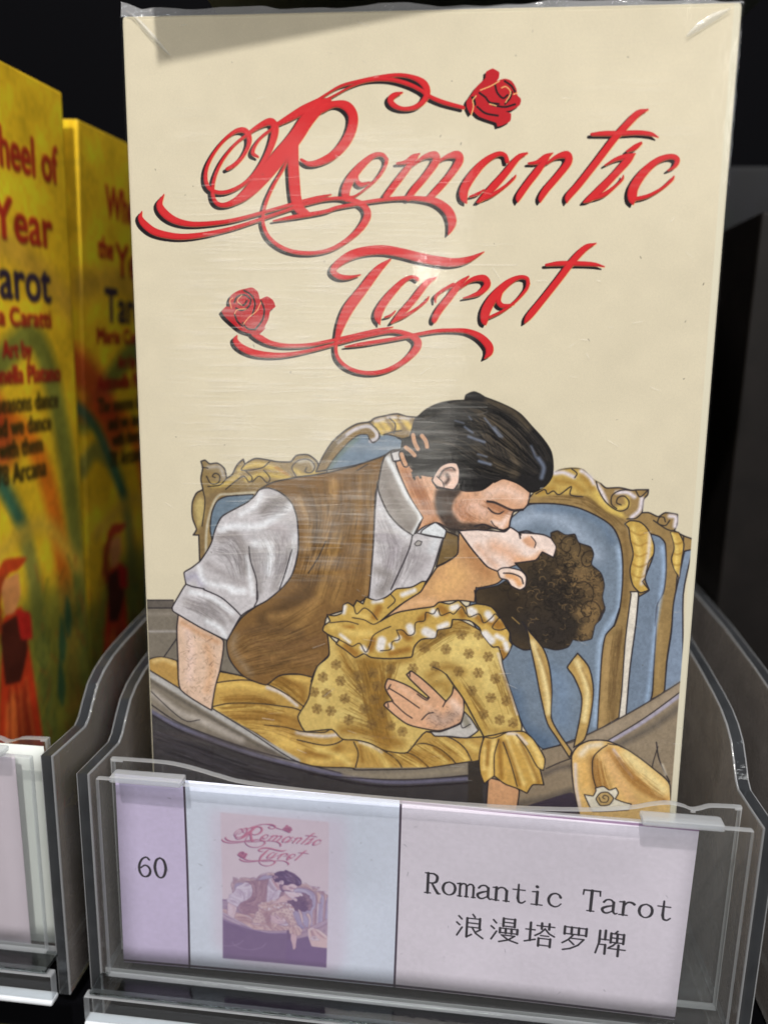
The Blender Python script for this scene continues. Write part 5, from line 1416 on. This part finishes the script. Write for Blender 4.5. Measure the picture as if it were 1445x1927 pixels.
def put_text(c, s, xc, yb, width, height, col, slant=0.0, bold=0.0, alpha=.95):
    tr, (a, b) = text_tris(s)
    m = np.zeros((c.h, c.w), np.float32)
    for t in tr:
        P = np.c_[xc + ((t[:, 0] - a) / (b - a) - .5) * width + slant * t[:, 1] * height, yb - t[:, 1] * height]
        x0, y0, M_ = c.scan(P)
        if M_.size:
            sub = m[y0:y0 + M_.shape[0], x0:x0 + M_.shape[1]]
            np.maximum(sub, M_, out=sub)
    if bold:
        m = np.clip(blur(m, 1) * (2.2 + bold), 0, 1)
    c.put(0, 0, m, col, alpha)


def paint_side():
    """right side of the yellow decks (plus a strip of its front): swirls of colour, title, small print, a red-haired figure"""
    rng = np.random.default_rng(21)
    q = 9.0
    Wd, Hh = int(50 * q), int(124 * q)
    c = Canvas(Wd, Hh, np.diag([q, q, 1.0]), (220, 184, 46))
    c.a *= (1 + .10 * (vnoise(Hh, Wd, 160, 120, rng) - .5))[..., None]
    X0 = 20.0                                                     # the side proper starts here
    for pts, col, w, s in (([(20, 52), (30, 44), (40, 40), (46, 60), (48, 90), (49, 124)], (96, 112, 62), 4.5, 20), ([(20, 50), (32, 52), (40, 62), (44, 86), (45, 124)], (196, 96, 30), 4, 18), ([(18, 62), (24, 58), (32, 66), (36, 84), (38, 124)], (112, 120, 70), 3.4, 14),
                           ([(0, 44), (12, 40), (24, 46), (30, 56)], (168, 60, 40), 7, 30), ([(0, 49), (14, 48), (24, 54), (34, 70)], (44, 96, 90), 2.2, 12), ([(20, 28), (34, 26), (50, 34)], (186, 150, 60), 5, 30), ([(24, 74), (38, 70), (48, 80)], (204, 172, 66), 3, 20)):
        c.stroke([(p[0], p[1]) for p in pts], col, w * q, alpha=.8, soft=s)
    red, navy, brn = (156, 44, 34), (46, 38, 66), (150, 40, 34)
    for s, x, y, w, h, col, sl, bd in (('Wheel of', 38, 14.6, 19.4, 6.8, red, .0, 1.2), ('the', 28, 22, 5, 4.4, red, 0, 1), ('Year', 38.4, 24.9, 14, 7.2, red, .0, 1.6), ('Tarot', 35.8, 33.6, 16.6, 7.4, navy, .0, 1.6), ('Maria Caratti', 34.2, 37.6, 19, 3.2, brn, 0, .8), ('Art by', 34.9, 42.5, 6.8, 3.0, brn, 0, .5), ('Antonella Platano', 35, 46.4, 21, 3.2, brn, 0, .8),
                                      ('The seasons dance', 34.5, 50.8, 20, 3.2, (60, 52, 26), 0, .3), ('and we dance', 35, 54.4, 14.5, 3.2, (60, 52, 26), 0, .3), ('with them', 34.4, 57.8, 10.6, 3.2, (60, 52, 26), 0, .3), ('78 Arcana', 34.3, 61.9, 12, 3.6, (60, 52, 26), 0, .3)):
        put_text(c, s, x * q, y * q + 2, w * q, h * q * 1.2, (40, 26, 26), sl, bd + .6, .7)
        put_text(c, s, x * q, y * q, w * q, h * q * 1.2, col, sl, bd + .6)
    c.H = np.array([[q, 0, 0], [0, q, -11 * q], [0, 0, 1.0]])
    # meadow and figure
    c.poly([(20, 100), (34, 92), (50, 96), (50, 140), (0, 140), (0, 104)], (98, 106, 50), alpha=.8, feather=18)
    for k in range(260):
        x, y = rng.uniform(20, 50), rng.uniform(90, 138)
        c.stroke([(x, y), (x + rng.normal(0, 1), y - rng.uniform(1, 4))], [(38, 60, 34), (140, 132, 52), (150, 62, 30), (196, 150, 50)][rng.integers(4)], q * .3, alpha=.5)
    fx = 29.5
    c.poly([(fx - 2, 94), (fx + 2.4, 93.5), (fx + 4, 104), (fx + 8, 140), (fx - 9, 140), (fx - 4, 106)], (184, 58, 32))
    c.poly([(fx - 3, 95), (fx + 2.6, 94.5), (fx + 3.2, 101), (fx + 1, 106), (fx - 2.6, 105)], (70, 32, 26))
    c.poly([(fx + 1, 93.6), (fx + 4.4, 95.4), (fx + 4.6, 100), (fx + 1.8, 99)], (176, 40, 36))
    c.poly([(fx - 2.2, 88), (fx + 2.2, 87.6), (fx + 2.4, 91.4), (fx + .6, 94), (fx - 1.6, 93.6)], (206, 142, 92))
    for k in range(26):
        c.stroke([(fx - 2.5 + rng.uniform(0, 3.6), 86.2 + rng.normal(0, .5)), (fx - 3 + rng.normal(0, .9), 89.4), (fx - 3.4 + rng.normal(0, 1), 93 + rng.uniform(0, 4))], (150, 60, 30), q * .35, alpha=.7)
    c.poly([(fx - 3, 87), (fx - 1, 84.8), (fx + 2.4, 85.2), (fx + 4.6, 85.8), (fx + 2.2, 87.2)], (178, 66, 34))
    for k in range(60):
        x = fx + rng.uniform(-7, 7)
        c.stroke([(x * .4 + fx * .6, 106 + rng.uniform(0, 4)), (x, 138)], [(220, 120, 60), (120, 34, 24)][k % 2], q * .4, alpha=.5)
    for p in ((42, 104, 6), (44, 100, 5), (41, 112, 7)):
        c.poly([(p[0] - 1.2, p[1]), (p[0], p[1] - p[2]), (p[0] + 1.2, p[1]), (p[0], p[1] + 4)], (40, 78, 62), alpha=.8)
    c.a = np.stack([blur(np.ascontiguousarray(c.a[..., k]), 2) for k in range(3)], 2)
    c.a *= (1 + .22 * (vnoise(Hh, Wd, 40, 30, rng) - .5) + .10 * (vnoise(Hh, Wd, 9, 7, rng) - .5))[..., None]
    return np.clip(c.a * np.array((1.16, 1.14, 1.05)), 0, 1)


MAT['yellow_print'] = printed('yellow_deck_print', paint_side(), rough=.3, spec=.5)
MAT['yellow'] = plain('yellow_board', (176, 146, 50), rough=.4)
for (x, y, z, h, w, roll, yaw, lb) in ((-68.1, 14.8, -28.2, 124.0, 60, .9, -6.0, 'yellow deck box at the left edge, nearer of the two, with red and navy title'),
                                       (-67.4, 48.2, -28.2, 121.8, 60, 2.4, -6.0, 'yellow deck box partly hidden behind the nearer yellow one')):
    yw = math.radians(yaw)
    t = empty('deck_box', (x - w / 2 * math.cos(yw), y - w / 2 * math.sin(yw), z))
    t.matrix_world = Matrix.Translation(Vector((x - w / 2 * math.cos(yw), y - w / 2 * math.sin(yw), z)) * MM) @ Matrix.Rotation(yw, 4, 'Z') @ Matrix.Rotation(math.radians(roll), 4, 'Y')
    tag(t, lb, 'card box')
    carton('carton', w, 30, h, [MAT['yellow_print'], MAT['yellow']], t, 'side', bevel=.5)

# ---------------------------------------------------------------- dark boxes on the right
def paint_holo():
    rng = np.random.default_rng(33)
    c = Canvas(240, 468, np.diag([4.0, 4.0, 1.0]), (5, 6, 12))
    for x, y, r, col in ((2.5, 10, 3, (8, 30, 18)), (3, 26, 5, (16, 16, 92)), (5, 33, 3, (6, 44, 30)), (1.5, 48, 5, (40, 62, 8)), (1, 58, 6, (44, 34, 10)), (2, 70, 8, (4, 30, 52)), (2, 88, 7, (6, 14, 56)), (8, 18, 6, (18, 18, 34)), (30, 60, 30, (8, 12, 30))):
        c.poly([(x + r * .5 * math.cos(a), y + r * math.sin(a)) for a in np.linspace(0, 6.28, 9)[:-1]], col, feather=6)
    c.a *= (1 + .6 * (vnoise(468, 240, 9, 9, rng) - .5))[..., None]
    return np.clip(c.a, 0, 1)


MAT['holo'] = printed('dark_holographic_board', paint_holo(), rough=.4, spec=.25)
MAT['dark_brown'] = plain('dark_brown_board', (10, 9, 9), rough=.5, spec=.2, scale=160, col2=(30, 26, 25))
for (x0, y0, z0, w, d, h, yaw, m, lb) in ((56, 101, -37.2, 60, 26, 133, 0, 'holo', 'dark blue holographic box standing behind the bins at the right'),
                                          (53.2, 58, -29.2, 62, 24, 108.5, 0, 'dark_brown', 'dark brown box in the right bin')):
    t = empty('deck_box', (x0 + w / 2, y0, z0), rz=math.radians(yaw))
    tag(t, lb, 'card box')
    carton('carton', w, d, h, [MAT[m], MAT[m]], t)

# ---------------------------------------------------------------- the row below
MAT['green_board'] = plain('olive_printed_board', (52, 50, 16), rough=.5, scale=90, col2=(96, 92, 20))
t = empty('deck_box', (-88, 8, -166)); tag(t, 'olive box in the row below the bins, at the lower left', 'card box')
carton('carton', 110, 30, 118, [MAT['green_board'], MAT['green_board']], t)


def paint_strip():
    rng = np.random.default_rng(8)
    c = Canvas(420, 400, np.eye(3), (112, 98, 120))
    c.a[:44] = np.array((128, 122, 116)) / 255
    x = 60
    while x < 330:
        w = rng.uniform(5, 14)
        c.stroke([(x, 30 + rng.normal(0, 2)), (x + w, 30 + rng.normal(0, 3))], (46, 38, 50), rng.uniform(5, 10), alpha=.8, soft=3)
        x += w + rng.uniform(2, 8)
    c.a *= (1 + .1 * (vnoise(400, 420, 30, 30, rng) - .5))[..., None]
    return np.clip(c.a, 0, 1)


MAT['violet_paper'] = printed('violet_label_print', paint_strip(), rough=.6)
tag(paper('shelf_label', -11, 16.5, 1.3, -62, -33.4, MAT['violet_paper']), 'violet label on the shelf edge under the middle bin', 'label')
